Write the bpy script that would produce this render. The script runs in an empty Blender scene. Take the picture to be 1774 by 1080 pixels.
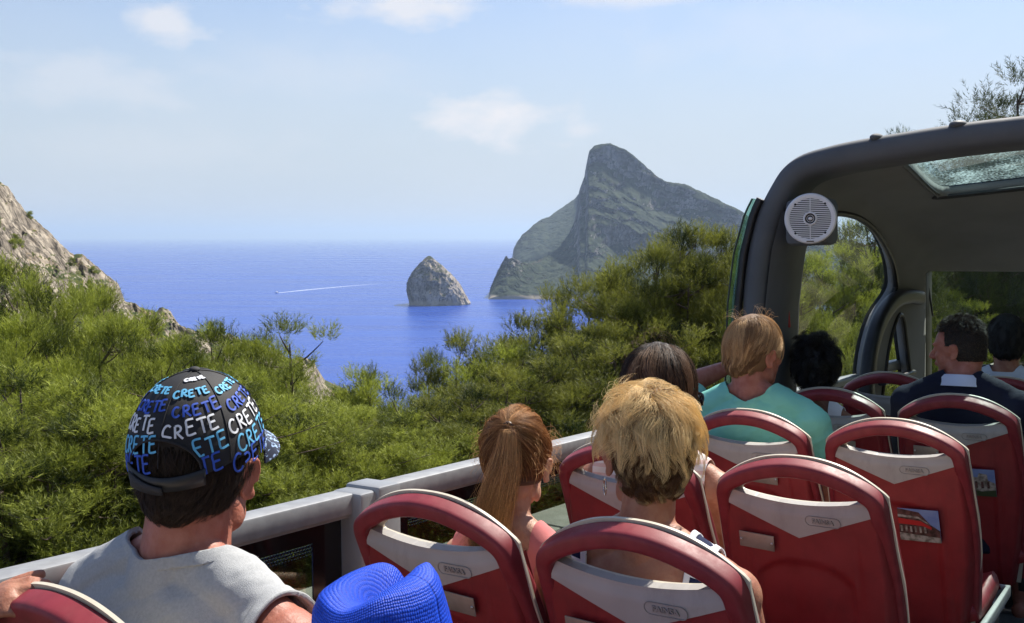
import bpy, bmesh, math, random
import numpy as np
from mathutils import Matrix, Vector

R_ = math.radians
rng = np.random.default_rng(7)
random.seed(7)
sc = bpy.context.scene
COL = sc.collection

# ------------------------------------------------------------------ camera
HAZE_D = 0.00009
H0 = 100.0                                   # eye height above the sea (m)
PX, PY, FPX = 1774.0, 1080.0, 1820.0
cam_d = bpy.data.cameras.new('camera')
cam = bpy.data.objects.new('camera', cam_d)
COL.objects.link(cam)
cam_d.sensor_width = 36.0
cam_d.lens = 36.0 * FPX / PX
cam_d.clip_start = 0.05
cam_d.clip_end = 400000
PITCH = math.atan(131.0 / FPX)
cam.location = (0, 0, H0)
cam.rotation_euler = (math.pi / 2 - PITCH, 0, 0)
sc.camera = cam

# ------------------------------------------------------------------ light
SUN_AZ, SUN_EL = 40.0, 52.0                  # azimuth to the right of the view axis, elevation
world = bpy.data.worlds.new('World'); sc.world = world; world.use_nodes = True
wn = world.node_tree.nodes; wl = world.node_tree.links
wn.clear()
w_out = wn.new('ShaderNodeOutputWorld'); w_bg = wn.new('ShaderNodeBackground')
w_sky = wn.new('ShaderNodeTexSky'); w_sky.sky_type = 'NISHITA'; w_sky.sun_disc = False
w_sky.sun_elevation = R_(SUN_EL); w_sky.sun_rotation = R_(SUN_AZ)
w_sky.altitude = 100; w_sky.air_density = 1.0; w_sky.dust_density = .4; w_sky.ozone_density = 3.0
w_bg.inputs['Strength'].default_value = 0.074
def wnode(t, **k):
    n = wn.new(t)
    for a, b in k.items(): setattr(n, a, b)
    return n
w_tc = wnode('ShaderNodeTexCoord')
# thin real clouds: a handful of soft patches placed in the sky by direction
def wmath(op, a, b=None, clamp=False):
    n = wnode('ShaderNodeMath', operation=op, use_clamp=clamp)
    for i, v in enumerate((a, b)):
        if v is None: continue
        if isinstance(v, (int, float)): n.inputs[i].default_value = v
        else: wl.new(v, n.inputs[i])
    return n.outputs[0]
w_noise = wnode('ShaderNodeTexNoise'); w_noise.inputs['Scale'].default_value = 22; w_noise.inputs['Detail'].default_value = 8
w_noise.inputs['Roughness'].default_value = 0.55
w_map = wnode('ShaderNodeMapping'); w_map.inputs['Scale'].default_value = (1, 1, 2.0)
wl.new(w_tc.outputs['Generated'], w_map.inputs['Vector']); wl.new(w_map.outputs[0], w_noise.inputs['Vector'])
w_wide = wnode('ShaderNodeTexNoise'); w_wide.inputs['Scale'].default_value = 5.0; w_wide.inputs['Detail'].default_value = 5
wl.new(w_map.outputs[0], w_wide.inputs['Vector'])
CLOUDS = [(292, 38, 66, 36, .70), (700, 12, 140, 34, .75), (848, 208, 122, 44, .95), (880, 165, 40, 16, .5),
          (1000, 226, 34, 12, .45), (140, 140, 170, 45, .32), (1080, -8, 150, 24, .5), (1330, 60, 240, 60, .14), (520, 120, 180, 50, .15), (300, 260, 330, 40, .12)]
def px_dir(u, v):
    x, z = (u - 887) / FPX, (540 - v) / FPX
    d = Vector((x, math.cos(PITCH) + z * math.sin(PITCH), -math.sin(PITCH) + z * math.cos(PITCH)))
    return d.normalized()
acc = None
for (u, v, rx, ry, amt) in CLOUDS:
    d = px_dir(u, v)
    e1 = Vector((d.y, -d.x, 0)).normalized(); e2 = e1.cross(d)
    def dotn(vec):
        n = wnode('ShaderNodeVectorMath', operation='DOT_PRODUCT')
        wl.new(w_tc.outputs['Generated'], n.inputs[0]); n.inputs[1].default_value = vec
        return n.outputs['Value']
    a = wmath('MULTIPLY', dotn(e1), FPX / rx); b = wmath('MULTIPLY', dotn(e2), FPX / ry)
    r = wmath('SQRT', wmath('ADD', wmath('MULTIPLY', a, a), wmath('MULTIPLY', b, b)))
    r = wmath('ADD', r, wmath('MULTIPLY', wmath('SUBTRACT', w_noise.outputs['Fac'], 0.5), 2.6))
    front = wmath('GREATER_THAN', dotn(d), 0.0)
    m = wmath('MULTIPLY', wmath('MULTIPLY', wmath('SUBTRACT', 1.15, r, ), 1.05, True), front)
    m = wmath('MULTIPLY', wmath('MULTIPLY', m, 1.0, True), amt)
    acc = m if acc is None else wmath('MAXIMUM', acc, m)
veil = wmath('MULTIPLY', wmath('SUBTRACT', w_wide.outputs['Fac'], 0.40), 0.9, True)
acc = wmath('ADD', acc, wmath('MULTIPLY', veil, 0.36), True)
w_sep = wnode('ShaderNodeSeparateXYZ'); wl.new(w_tc.outputs['Generated'], w_sep.inputs[0])
w_mix = wnode('ShaderNodeMix', data_type='RGBA')
wl.new(acc, w_mix.inputs['Factor'])
w_tint = wnode('ShaderNodeMix', data_type='RGBA', blend_type='MULTIPLY'); w_tint.inputs['Factor'].default_value = 1.0
wl.new(w_sky.outputs[0], w_tint.inputs[6]); w_tint.inputs[7].default_value = (.98, 0.92, 0.94, 1)
w_hor = wnode('ShaderNodeMix', data_type='RGBA')          # pale humid air towards the horizon
w_el = wnode('ShaderNodeMapRange', interpolation_type='SMOOTHERSTEP'); wl.new(w_sep.outputs['Z'], w_el.inputs[0])
w_el.inputs[1].default_value = -.02; w_el.inputs[2].default_value = .36; w_el.inputs[3].default_value = .95; w_el.inputs[4].default_value = 0
wl.new(w_el.outputs[0], w_hor.inputs['Factor']); wl.new(w_tint.outputs[2], w_hor.inputs[6]); w_hor.inputs[7].default_value = (3.95, 4.4, 4.85, 1)
wl.new(w_hor.outputs[2], w_mix.inputs[6]); w_mix.inputs[7].default_value = (5.9, 5.8, 5.9, 1)
wl.new(w_mix.outputs[2], w_bg.inputs['Color']); wl.new(w_bg.outputs[0], w_out.inputs['Surface'])

sun_d = bpy.data.lights.new('sun', 'SUN'); sun = bpy.data.objects.new('sun', sun_d); COL.objects.link(sun)
sun_d.energy = 4.2; sun_d.angle = R_(0.5); sun_d.color = (1.0, 0.94, 0.84)
_az, _el = R_(SUN_AZ), R_(SUN_EL)
SUN_DIR = Vector((math.sin(_az) * math.cos(_el), math.cos(_az) * math.cos(_el), math.sin(_el)))
sun.rotation_euler = SUN_DIR.to_track_quat('Z', 'Y').to_euler()
sun.location = (0, 0, H0 + 40)

sc.view_settings.view_transform = 'Standard'
sc.view_settings.look = 'None'
sc.view_settings.gamma = 1
sc.view_settings.use_curve_mapping = False
sc.view_settings.exposure = 1.05
sc.cycles.use_denoising = True
sc.cycles.max_bounces = 8; sc.cycles.transparent_max_bounces = 24
sc.cycles.volume_bounces = 0
sc.cycles.sample_clamp_indirect = 6

# ------------------------------------------------------------------ bus frame
YAW, BP, BR = .62, -.03, -.035
def _rot():
    cy, sy = math.cos(YAW), math.sin(YAW)
    Z = np.array([[cy, sy, 0], [-sy, cy, 0], [0, 0, 1.]])
    cp, sp = math.cos(BP), math.sin(BP); X = np.array([[1, 0, 0], [0, cp, -sp], [0, sp, cp]])
    cr, sr = math.cos(BR), math.sin(BR); Y = np.array([[cr, 0, sr], [0, 1, 0], [-sr, 0, cr]])
    return Z @ X @ Y
BM = _rot()
BUS = Matrix([[*BM[0], 0], [*BM[1], 0], [*BM[2], H0], [0, 0, 0, 1]])
CP, SP = math.cos(PITCH), math.sin(PITCH)
def bproj(P):
    """bus-frame points (N,3) -> photograph pixels, used to shape openings"""
    P = np.asarray(P, float) @ BM.T
    y = P[:, 1] * CP - P[:, 2] * SP; z = P[:, 1] * SP + P[:, 2] * CP
    return np.stack([887 + FPX * P[:, 0] / y, 540 - FPX * z / y], 1)
def bray(u, v):
    d = np.array([(u - 887) / FPX, 1, (540 - v) / FPX])
    d = np.array([d[0], d[1] * CP + d[2] * SP, -d[1] * SP + d[2] * CP])
    return BM.T @ d
def bat(u, v, ax, val):
    d = bray(u, v); return d * val / d[ax]

# ------------------------------------------------------------------ noise
def _hash(ix, iy, iz, seed):
    h = (ix.astype(np.int64) * 374761393 + iy.astype(np.int64) * 668265263 + iz.astype(np.int64) * 2147483647 + seed * 974711) & 0xFFFFFFFF
    h = ((h ^ (h >> 13)) * 1274126177) & 0xFFFFFFFF
    h = h ^ (h >> 16)
    return (h & 0xFFFFFF) / float(0xFFFFFF)
def vnoise(x, y, z, seed=0):
    xi, yi, zi = np.floor(x), np.floor(y), np.floor(z)
    fx, fy, fz = x - xi, y - yi, z - zi
    fx, fy, fz = [t * t * t * (t * (t * 6 - 15) + 10) for t in (fx, fy, fz)]
    r = 0
    for a in (0, 1):
        for b in (0, 1):
            for c in (0, 1):
                w = (fx if a else 1 - fx) * (fy if b else 1 - fy) * (fz if c else 1 - fz)
                r = r + w * _hash(xi + a, yi + b, zi + c, seed)
    return r * 2 - 1
def fbm(x, y, z, octv=5, gain=.5, lac=2.03, seed=0, ridged=False):
    s, a, t = 0, 1., 0
    x, y, z = np.broadcast_arrays(np.asarray(x, float), np.asarray(y, float), np.asarray(z, float))
    for o in range(octv):
        n = vnoise(x, y, z, seed + o)
        if ridged: n = 1 - 2 * np.abs(n)
        s = s + a * n; t += a; a *= gain
        x, y, z = x * lac + 3.1, y * lac + 1.7, z * lac + 5.3
    return s / t
def norm(v): return v / np.maximum(np.linalg.norm(v, axis=-1, keepdims=True), 1e-9)
def sstep(a, b, x):
    t = np.clip((x - a) / (b - a), 0, 1); return t * t * (3 - 2 * t)

# ------------------------------------------------------------------ meshes
def mesh_from(name, V, F, smooth=None, mats=None, fmat=None, merge=False):
    """V (N,3) array, F list of tuples or (M,k) array"""
    me = bpy.data.meshes.new(name)
    V = np.asarray(V, np.float32)
    if isinstance(F, np.ndarray):
        k = F.shape[1]; n = len(F)
        me.vertices.add(len(V)); me.vertices.foreach_set('co', V.ravel())
        me.loops.add(n * k); me.loops.foreach_set('vertex_index', F.astype(np.int32).ravel())
        me.polygons.add(n); me.polygons.foreach_set('loop_start', np.arange(0, n * k, k, dtype=np.int32))
        me.polygons.foreach_set('loop_total', np.full(n, k, np.int32))
        me.update(calc_edges=True)
    else:
        me.from_pydata(V.tolist(), [], [tuple(f) for f in F])
    me.validate()
    for m in (mats or []): me.materials.append(m)
    if fmat is not None: me.polygons.foreach_set('material_index', np.asarray(fmat, np.int32))
    if smooth is not None:
        me.shade_smooth()
        if smooth < 179: me.set_sharp_from_angle(angle=R_(smooth))
    me.update()
    return me

def link(name, me, parent=None, mw=None):
    o = bpy.data.objects.new(name, me); COL.objects.link(o)
    if parent is not None: o.parent = parent
    if mw is not None: o.matrix_world = mw
    return o
def tag(o, label=None, cat=None, group=None, kind=None):
    if label: o['label'] = label
    if cat: o['category'] = cat
    if group: o['group'] = group
    if kind: o['kind'] = kind
    return o
def empty(name, mw, **k):
    o = bpy.data.objects.new(name, None); COL.objects.link(o); o.matrix_world = mw; o.empty_display_size = .1
    return tag(o, **k)

class MB:
    """collects primitives into one mesh"""
    def __init__(s): s.V = []; s.F = []; s.M = []; s.n = 0
    def add(s, V, F, m=0):
        V = np.asarray(V, float).reshape(-1, 3)
        s.V.append(V); s.F += [tuple(int(i) + s.n for i in f) for f in F]; s.M += [m] * len(F); s.n += len(V); return s
    def box(s, c, d, rot=None, m=0, bev=0):
        hx, hy, hz = [v / 2 for v in d]
        if bev:
            bm = bmesh.new(); bmesh.ops.create_cube(bm, size=1)
            for v in bm.verts: v.co = Vector((v.co.x * d[0], v.co.y * d[1], v.co.z * d[2]))
            bmesh.ops.bevel(bm, geom=list(bm.edges), offset=bev, segments=2, profile=.5, affect='EDGES')
            bm.verts.index_update()
            V = np.array([v.co[:] for v in bm.verts]); F = [[v.index for v in f.verts] for f in bm.faces]; bm.free()
        else:
            V = np.array([[x, y, z] for x in (-hx, hx) for y in (-hy, hy) for z in (-hz, hz)])
            F = [(0, 1, 3, 2), (4, 6, 7, 5), (0, 4, 5, 1), (2, 3, 7, 6), (0, 2, 6, 4), (1, 5, 7, 3)]
        if rot is not None: V = V @ np.array(rot).T
        return s.add(V + np.array(c), F, m)
    def sweep(s, path, prof, up=(0, 0, 1), closed=False, cap=True, m=0, scale=None, ups=None):
        """prof: (k,2) in (side, up) coordinates"""
        path = np.asarray(path, float); n = len(path); prof = np.asarray(prof, float); k = len(prof)
        T = np.zeros_like(path)
        if closed: T = np.roll(path, -1, 0) - np.roll(path, 1, 0)
        else:
            T[1:-1] = path[2:] - path[:-2]; T[0] = path[1] - path[0]; T[-1] = path[-1] - path[-2]
        T /= np.linalg.norm(T, axis=1)[:, None]
        V = []
        for i in range(n):
            u = np.array(ups[i] if ups is not None else up, float)
            sd = np.cross(T[i], u); sd /= max(np.linalg.norm(sd), 1e-9); uu = np.cross(sd, T[i])
            sc_ = 1 if scale is None else scale[i]
            V.append(path[i] + sc_ * (prof[:, :1] * sd + prof[:, 1:] * uu))
        V = np.concatenate(V); F = []
        for i in range(n if closed else n - 1):
            a, b = i * k, ((i + 1) % n) * k
            for j in range(k):
                j2 = (j + 1) % k; F.append((a + j, a + j2, b + j2, b + j))
        if cap and not closed:
            F.append(tuple(range(k - 1, -1, -1))); F.append(tuple(range((n - 1) * k, n * k)))
        return s.add(V, F, m)
    def tube(s, path, r, k=10, m=0, closed=False, up=(0, 0, 1)):
        a = np.linspace(0, 2 * np.pi, k, endpoint=False); n = len(path)
        sc_ = r if np.ndim(r) else [r] * n
        return s.sweep(path, np.stack([np.cos(a), np.sin(a)], 1), up=up, closed=closed, m=m, scale=sc_)
    def ell(s, c, r, rot=None, seg=20, m=0):
        th = np.linspace(0, np.pi, seg // 2 + 1); ph = np.linspace(0, 2 * np.pi, seg, endpoint=False)
        V = [[0, 0, 1]]
        for t in th[1:-1]:
            for p in ph: V.append([np.sin(t) * np.cos(p), np.sin(t) * np.sin(p), np.cos(t)])
        V.append([0, 0, -1]); V = np.array(V) * np.array(r); F = []
        for j in range(seg): F.append((0, 1 + j, 1 + (j + 1) % seg))
        rows = seg // 2 - 1
        for i in range(rows - 1):
            a, b = 1 + i * seg, 1 + (i + 1) * seg
            for j in range(seg): F.append((a + j, b + j, b + (j + 1) % seg, a + (j + 1) % seg))
        L = len(V) - 1; a = 1 + (rows - 1) * seg
        for j in range(seg): F.append((L, a + (j + 1) % seg, a + j))
        if rot is not None: V = V @ np.array(rot).T
        return s.add(V + np.array(c), F, m)
    def cap(s, A, B, ra, rb, k=18, m=0, flat=1., side=(1, 0, 0)):
        """tapered capsule; flat squashes it across 'side' x axis"""
        A, B = np.array(A, float), np.array(B, float); ax = B - A; L = np.linalg.norm(ax); ax = ax / L
        sd = np.array(side, float); sd = sd - ax * (sd @ ax)
        if np.linalg.norm(sd) < 1e-3: sd = np.array([0, 1., 0]) - ax * ax[1]
        sd /= np.linalg.norm(sd); up = np.cross(ax, sd)
        rings = [(A - ax * ra * math.cos(t), ra * math.sin(t)) for t in (.35, .8, 1.2)] + [(A, ra)]
        for t in (.25, .5, .75): rings.append((A + ax * L * t, ra + (rb - ra) * t))
        rings += [(B, rb)] + [(B + ax * rb * math.cos(t), rb * math.sin(t)) for t in (1.2, .8, .35)]
        a = np.linspace(0, 2 * np.pi, k, endpoint=False)
        V = []
        for c, r in rings: V.append(c + r * (np.cos(a)[:, None] * sd * 1.0 + np.sin(a)[:, None] * up * flat))
        n = len(rings); V = np.concatenate(V + [[A - ax * ra], [B + ax * rb]]); F = []
        for i in range(n - 1):
            for j in range(k): F.append((i * k + j, i * k + (j + 1) % k, (i + 1) * k + (j + 1) % k, (i + 1) * k + j))
        for j in range(k): F.append((n * k, (j + 1) % k, j)); F.append((n * k + 1, (n - 1) * k + j, (n - 1) * k + (j + 1) % k))
        return s.add(V, F, m)
    def arr(s): return np.concatenate(s.V), s.F
    def mesh(s, name, mats, smooth=35):
        if not isinstance(mats, (list, tuple)): mats = [mats]
        me = mesh_from(name, np.concatenate(s.V), s.F, smooth, mats, s.M); return me
    def obj(s, name, mats, parent=None, smooth=35, mw=None):
        return link(name, s.mesh(name, mats, smooth), parent, mw)

def rrect(w, h, r, k=4):
    """rounded rectangle profile"""
    P = []
    for cx, cy, a0 in ((w / 2 - r, h / 2 - r, 0), (-w / 2 + r, h / 2 - r, 90), (-w / 2 + r, -h / 2 + r, 180), (w / 2 - r, -h / 2 + r, 270)):
        for i in range(k): a = R_(a0 + 90 * i / (k - 1)); P.append((cx + r * math.cos(a), cy + r * math.sin(a)))
    return np.array(P)

def grid_faces(nu, nv):
    i = np.arange((nu - 1) * (nv - 1)); a = (i // (nv - 1)) * nv + i % (nv - 1)
    return np.stack([a, a + 1, a + nv + 1, a + nv], 1)

def clip_tris(V, F, f):
    """keep the part of a triangle/quad mesh where field f > 0"""
    T = []
    for q in F:
        q = [int(a) for a in q]
        for j in range(1, len(q) - 1): T.append((q[0], q[j], q[j + 1]))
    T = np.array(T); pos = f > 0; cnt = pos[T].sum(1)
    out = [tuple(t) for t in T[cnt == 3]]
    newV = []; ed = {}; base = len(V)
    def cut(a, b):
        k = (a, b) if a < b else (b, a)
        if k not in ed:
            t = f[a] / (f[a] - f[b]); newV.append(V[a] + (V[b] - V[a]) * t); ed[k] = base + len(newV) - 1
        return ed[k]
    for t in T[(cnt == 1) | (cnt == 2)]:
        poly = []
        for i in range(3):
            a, b = t[i], t[(i + 1) % 3]
            if pos[a]: poly.append(a)
            if pos[a] != pos[b]: poly.append(cut(a, b))
        for j in range(1, len(poly) - 1): out.append((poly[0], poly[j], poly[j + 1]))
    V2 = np.concatenate([V, np.array(newV)]) if newV else V
    out = np.array(out); used = np.unique(out); mp = -np.ones(len(V2), int); mp[used] = np.arange(len(used))
    return V2[used], mp[out]

def poly_sd(P, poly):
    """signed distance (positive inside) of 2D points to a polygon"""
    poly = np.asarray(poly, float); d = np.full(len(P), 1e18); ins = np.zeros(len(P), bool)
    for i in range(len(poly)):
        a, b = poly[i], poly[(i + 1) % len(poly)]
        ab = b - a; t = np.clip(((P - a) @ ab) / (ab @ ab), 0, 1)
        d = np.minimum(d, ((P - a - t[:, None] * ab) ** 2).sum(1))
        c = ((a[1] > P[:, 1]) != (b[1] > P[:, 1]))
        with np.errstate(divide='ignore', invalid='ignore'):
            ins ^= c & (P[:, 0] < (b[0] - a[0]) * (P[:, 1] - a[1]) / (b[1] - a[1]) + a[0])
    return np.where(ins, 1, -1) * np.sqrt(d)

def evaluated(me, mods):
    """apply a modifier stack to a mesh, no operators"""
    o = bpy.data.objects.new('tmp', me); COL.objects.link(o)
    for t, kw in mods:
        m = o.modifiers.new(t, t)
        for k, v in kw.items(): setattr(m, k, v)
    dg = bpy.context.evaluated_depsgraph_get(); dg.update()
    r = bpy.data.meshes.new_from_object(o.evaluated_get(dg))
    bpy.data.objects.remove(o); return r
def mesh_arrays(me):
    V = np.zeros(len(me.vertices) * 3); me.vertices.foreach_get('co', V)
    return V.reshape(-1, 3), [tuple(p.vertices) for p in me.polygons]
def smooth_curve(P, n=12, closed=False):
    """Catmull-Rom through points"""
    P = np.asarray(P, float); out = []; N = len(P)
    for i in range(N if closed else N - 1):
        g = (lambda k: P[k % N]) if closed else (lambda k: P[min(max(k, 0), N - 1)])
        p0, p1, p2, p3 = g(i - 1), g(i), g(i + 1), g(i + 2)
        for t in np.linspace(0, 1, n, endpoint=False):
            out.append(.5 * ((2 * p1) + (-p0 + p2) * t + (2 * p0 - 5 * p1 + 4 * p2 - p3) * t * t + (-p0 + 3 * p1 - 3 * p2 + p3) * t ** 3))
    if not closed: out.append(P[-1])
    return np.array(out)

# ------------------------------------------------------------------ materials
def mat(name, col, rough=.6, metal=0., col2=None, nscale=8., ndetail=5, bump=0., bscale=60., spec=.5, sss=0., coat=0., blend=(.35, .65), coord='Object', stretch=None, bdist=.01, coatrough=.2):
    m = bpy.data.materials.new(name); m.use_nodes = True
    nt = m.node_tree; b = nt.nodes['Principled BSDF']
    b.inputs['Roughness'].default_value = rough; b.inputs['Metallic'].default_value = metal
    b.inputs['Specular IOR Level'].default_value = spec
    b.inputs['Base Color'].default_value = (*col, 1)
    if sss:
        b.inputs['Subsurface Weight'].default_value = sss; b.inputs['Subsurface Radius'].default_value = (1, .25, .12); b.inputs['Subsurface Scale'].default_value = .008
    if coat: b.inputs['Coat Weight'].default_value = coat; b.inputs['Coat Roughness'].default_value = coatrough
    tc = nt.nodes.new('ShaderNodeTexCoord'); src = tc.outputs[coord]
    if stretch:
        mp = nt.nodes.new('ShaderNodeMapping'); mp.inputs['Scale'].default_value = stretch
        nt.links.new(src, mp.inputs[0]); src = mp.outputs[0]
    if col2 is not None:
        n = nt.nodes.new('ShaderNodeTexNoise'); n.inputs['Scale'].default_value = nscale; n.inputs['Detail'].default_value = ndetail
        nt.links.new(src, n.inputs['Vector'])
        r = nt.nodes.new('ShaderNodeValToRGB'); r.color_ramp.elements[0].position = blend[0]; r.color_ramp.elements[1].position = blend[1]
        r.color_ramp.elements[0].color = (*col, 1); r.color_ramp.elements[1].color = (*col2, 1)
        nt.links.new(n.outputs['Fac'], r.inputs[0]); nt.links.new(r.outputs[0], b.inputs['Base Color'])
    if bump:
        n = nt.nodes.new('ShaderNodeTexNoise'); n.inputs['Scale'].default_value = bscale; n.inputs['Detail'].default_value = 4
        nt.links.new(src, n.inputs['Vector'])
        bp = nt.nodes.new('ShaderNodeBump'); bp.inputs['Strength'].default_value = bump; bp.inputs['Distance'].default_value = bdist
        nt.links.new(n.outputs['Fac'], bp.inputs['Height']); nt.links.new(bp.outputs[0], b.inputs['Normal'])
    return m
# ================================================================== SEA, LAND, SKY LINE
def nodes_mat(name):
    m = bpy.data.materials.new(name); m.use_nodes = True; return m, m.node_tree, m.node_tree.nodes['Principled BSDF']
def N(nt, t, ins=None, **k):
    n = nt.nodes.new(t)
    for a, b in k.items(): setattr(n, a, b)
    for a, b in (ins or {}).items():
        if isinstance(b, bpy.types.NodeSocket): nt.links.new(b, n.inputs[a])
        else: n.inputs[a].default_value = b
    return n
def ramp(nt, fac, stops):
    r = nt.nodes.new('ShaderNodeValToRGB'); el = r.color_ramp.elements
    while len(el) < len(stops): el.new(.5)
    for e, (p, c) in zip(el, stops): e.position = p; e.color = (*c, 1) if len(c) == 3 else c
    nt.links.new(fac, r.inputs[0]); return r.outputs[0]

# ---- sea
m, nt, b = nodes_mat('sea_water')
tc = N(nt, 'ShaderNodeTexCoord'); geo = N(nt, 'ShaderNodeNewGeometry')
mp = N(nt, 'ShaderNodeMapping', {0: geo.outputs['Position'], 'Rotation': (0, 0, R_(14)), 'Scale': (.0016, .011, 1)})
n1 = N(nt, 'ShaderNodeTexNoise', {0: mp.outputs[0], 'Scale': 1.0, 'Detail': 6, 'Roughness': .6})
mp2 = N(nt, 'ShaderNodeMapping', {0: geo.outputs['Position'], 'Rotation': (0, 0, R_(-28)), 'Scale': (.006, .03, 1)})
n2 = N(nt, 'ShaderNodeTexNoise', {0: mp2.outputs[0], 'Scale': 1.0, 'Detail': 5, 'Roughness': .55})
mixf = N(nt, 'ShaderNodeMath', {0: n1.outputs[0], 1: n2.outputs[0]}, operation='ADD')
col = ramp(nt, N(nt, 'ShaderNodeMath', {0: mixf.outputs[0], 1: .5}, operation='MULTIPLY').outputs[0], [(.36, (.006, .036, .26)), (.66, (.015, .070, .37))])
nt.links.new(col, b.inputs['Base Color'])
rg = N(nt, 'ShaderNodeMapRange', {0: n1.outputs[0], 1: .35, 2: .7, 3: .24, 4: .30}); nt.links.new(rg.outputs[0], b.inputs['Roughness'])
b.inputs['IOR'].default_value = 1.33; b.inputs['Specular IOR Level'].default_value = .38
w1 = N(nt, 'ShaderNodeTexNoise', {0: geo.outputs['Position'], 'Scale': .55, 'Detail': 6, 'Roughness': .6})
w2 = N(nt, 'ShaderNodeTexNoise', {0: geo.outputs['Position'], 'Scale': .09, 'Detail': 3})
bm1 = N(nt, 'ShaderNodeBump', {'Height': w1.outputs[0], 'Strength': .45, 'Distance': .5}); bm2 = N(nt, 'ShaderNodeBump', {'Height': w2.outputs[0], 'Strength': .3, 'Distance': 1.4, 'Normal': bm1.outputs[0]})
nt.links.new(bm2.outputs[0], b.inputs['Normal'])
RSEA = [0, 300, 800, 1500, 2500, 4500, 9000, 16000, 28000, 45000]; NA = 96
V = [(0, 0, 0)] + [(r * math.sin(a), r * math.cos(a), 0) for r in RSEA[1:] for a in np.linspace(0, 2 * np.pi, NA, endpoint=False)]
F = [(0, 1 + (j + 1) % NA, 1 + j) for j in range(NA)] + [(1 + i * NA + j, 1 + i * NA + (j + 1) % NA, 1 + (i + 1) * NA + (j + 1) % NA, 1 + (i + 1) * NA + j) for i in range(len(RSEA) - 2) for j in range(NA)]
tag(link('sea', mesh_from('sea', V, F, None, [m])), kind='structure')

# ---- rock and scrub material: bare rock where steep, vegetation where gentle
def crack_mul(nt, mz, P, crack, col):
    wv = N(nt, 'ShaderNodeVectorMath', {0: mz.outputs[0], 1: N(nt, 'ShaderNodeVectorMath', {0: N(nt, 'ShaderNodeTexNoise', {0: P, 'Scale': crack * 1.5, 'Detail': 4}).outputs['Color'], 1: (.9 / crack,) * 3}, operation='MULTIPLY').outputs[0]}, operation='ADD')
    vo = N(nt, 'ShaderNodeTexVoronoi', {0: wv.outputs[0], 'Scale': crack}, feature='DISTANCE_TO_EDGE'); vo2 = N(nt, 'ShaderNodeTexVoronoi', {0: wv.outputs[0], 'Scale': crack * 3.1}, feature='DISTANCE_TO_EDGE')
    cr_ = N(nt, 'ShaderNodeMath', {0: N(nt, 'ShaderNodeMapRange', {0: vo.outputs['Distance'], 1: 0, 2: .09, 3: .30, 4: 1}).outputs[0], 1: N(nt, 'ShaderNodeMapRange', {0: vo2.outputs['Distance'], 1: 0, 2: .10, 3: .62, 4: 1}).outputs[0]}, operation='MULTIPLY')
    return N(nt, 'ShaderNodeMix', {0: 1.0, 6: col, 7: cr_.outputs[0]}, data_type='RGBA', blend_type='MULTIPLY').outputs[2]
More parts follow.
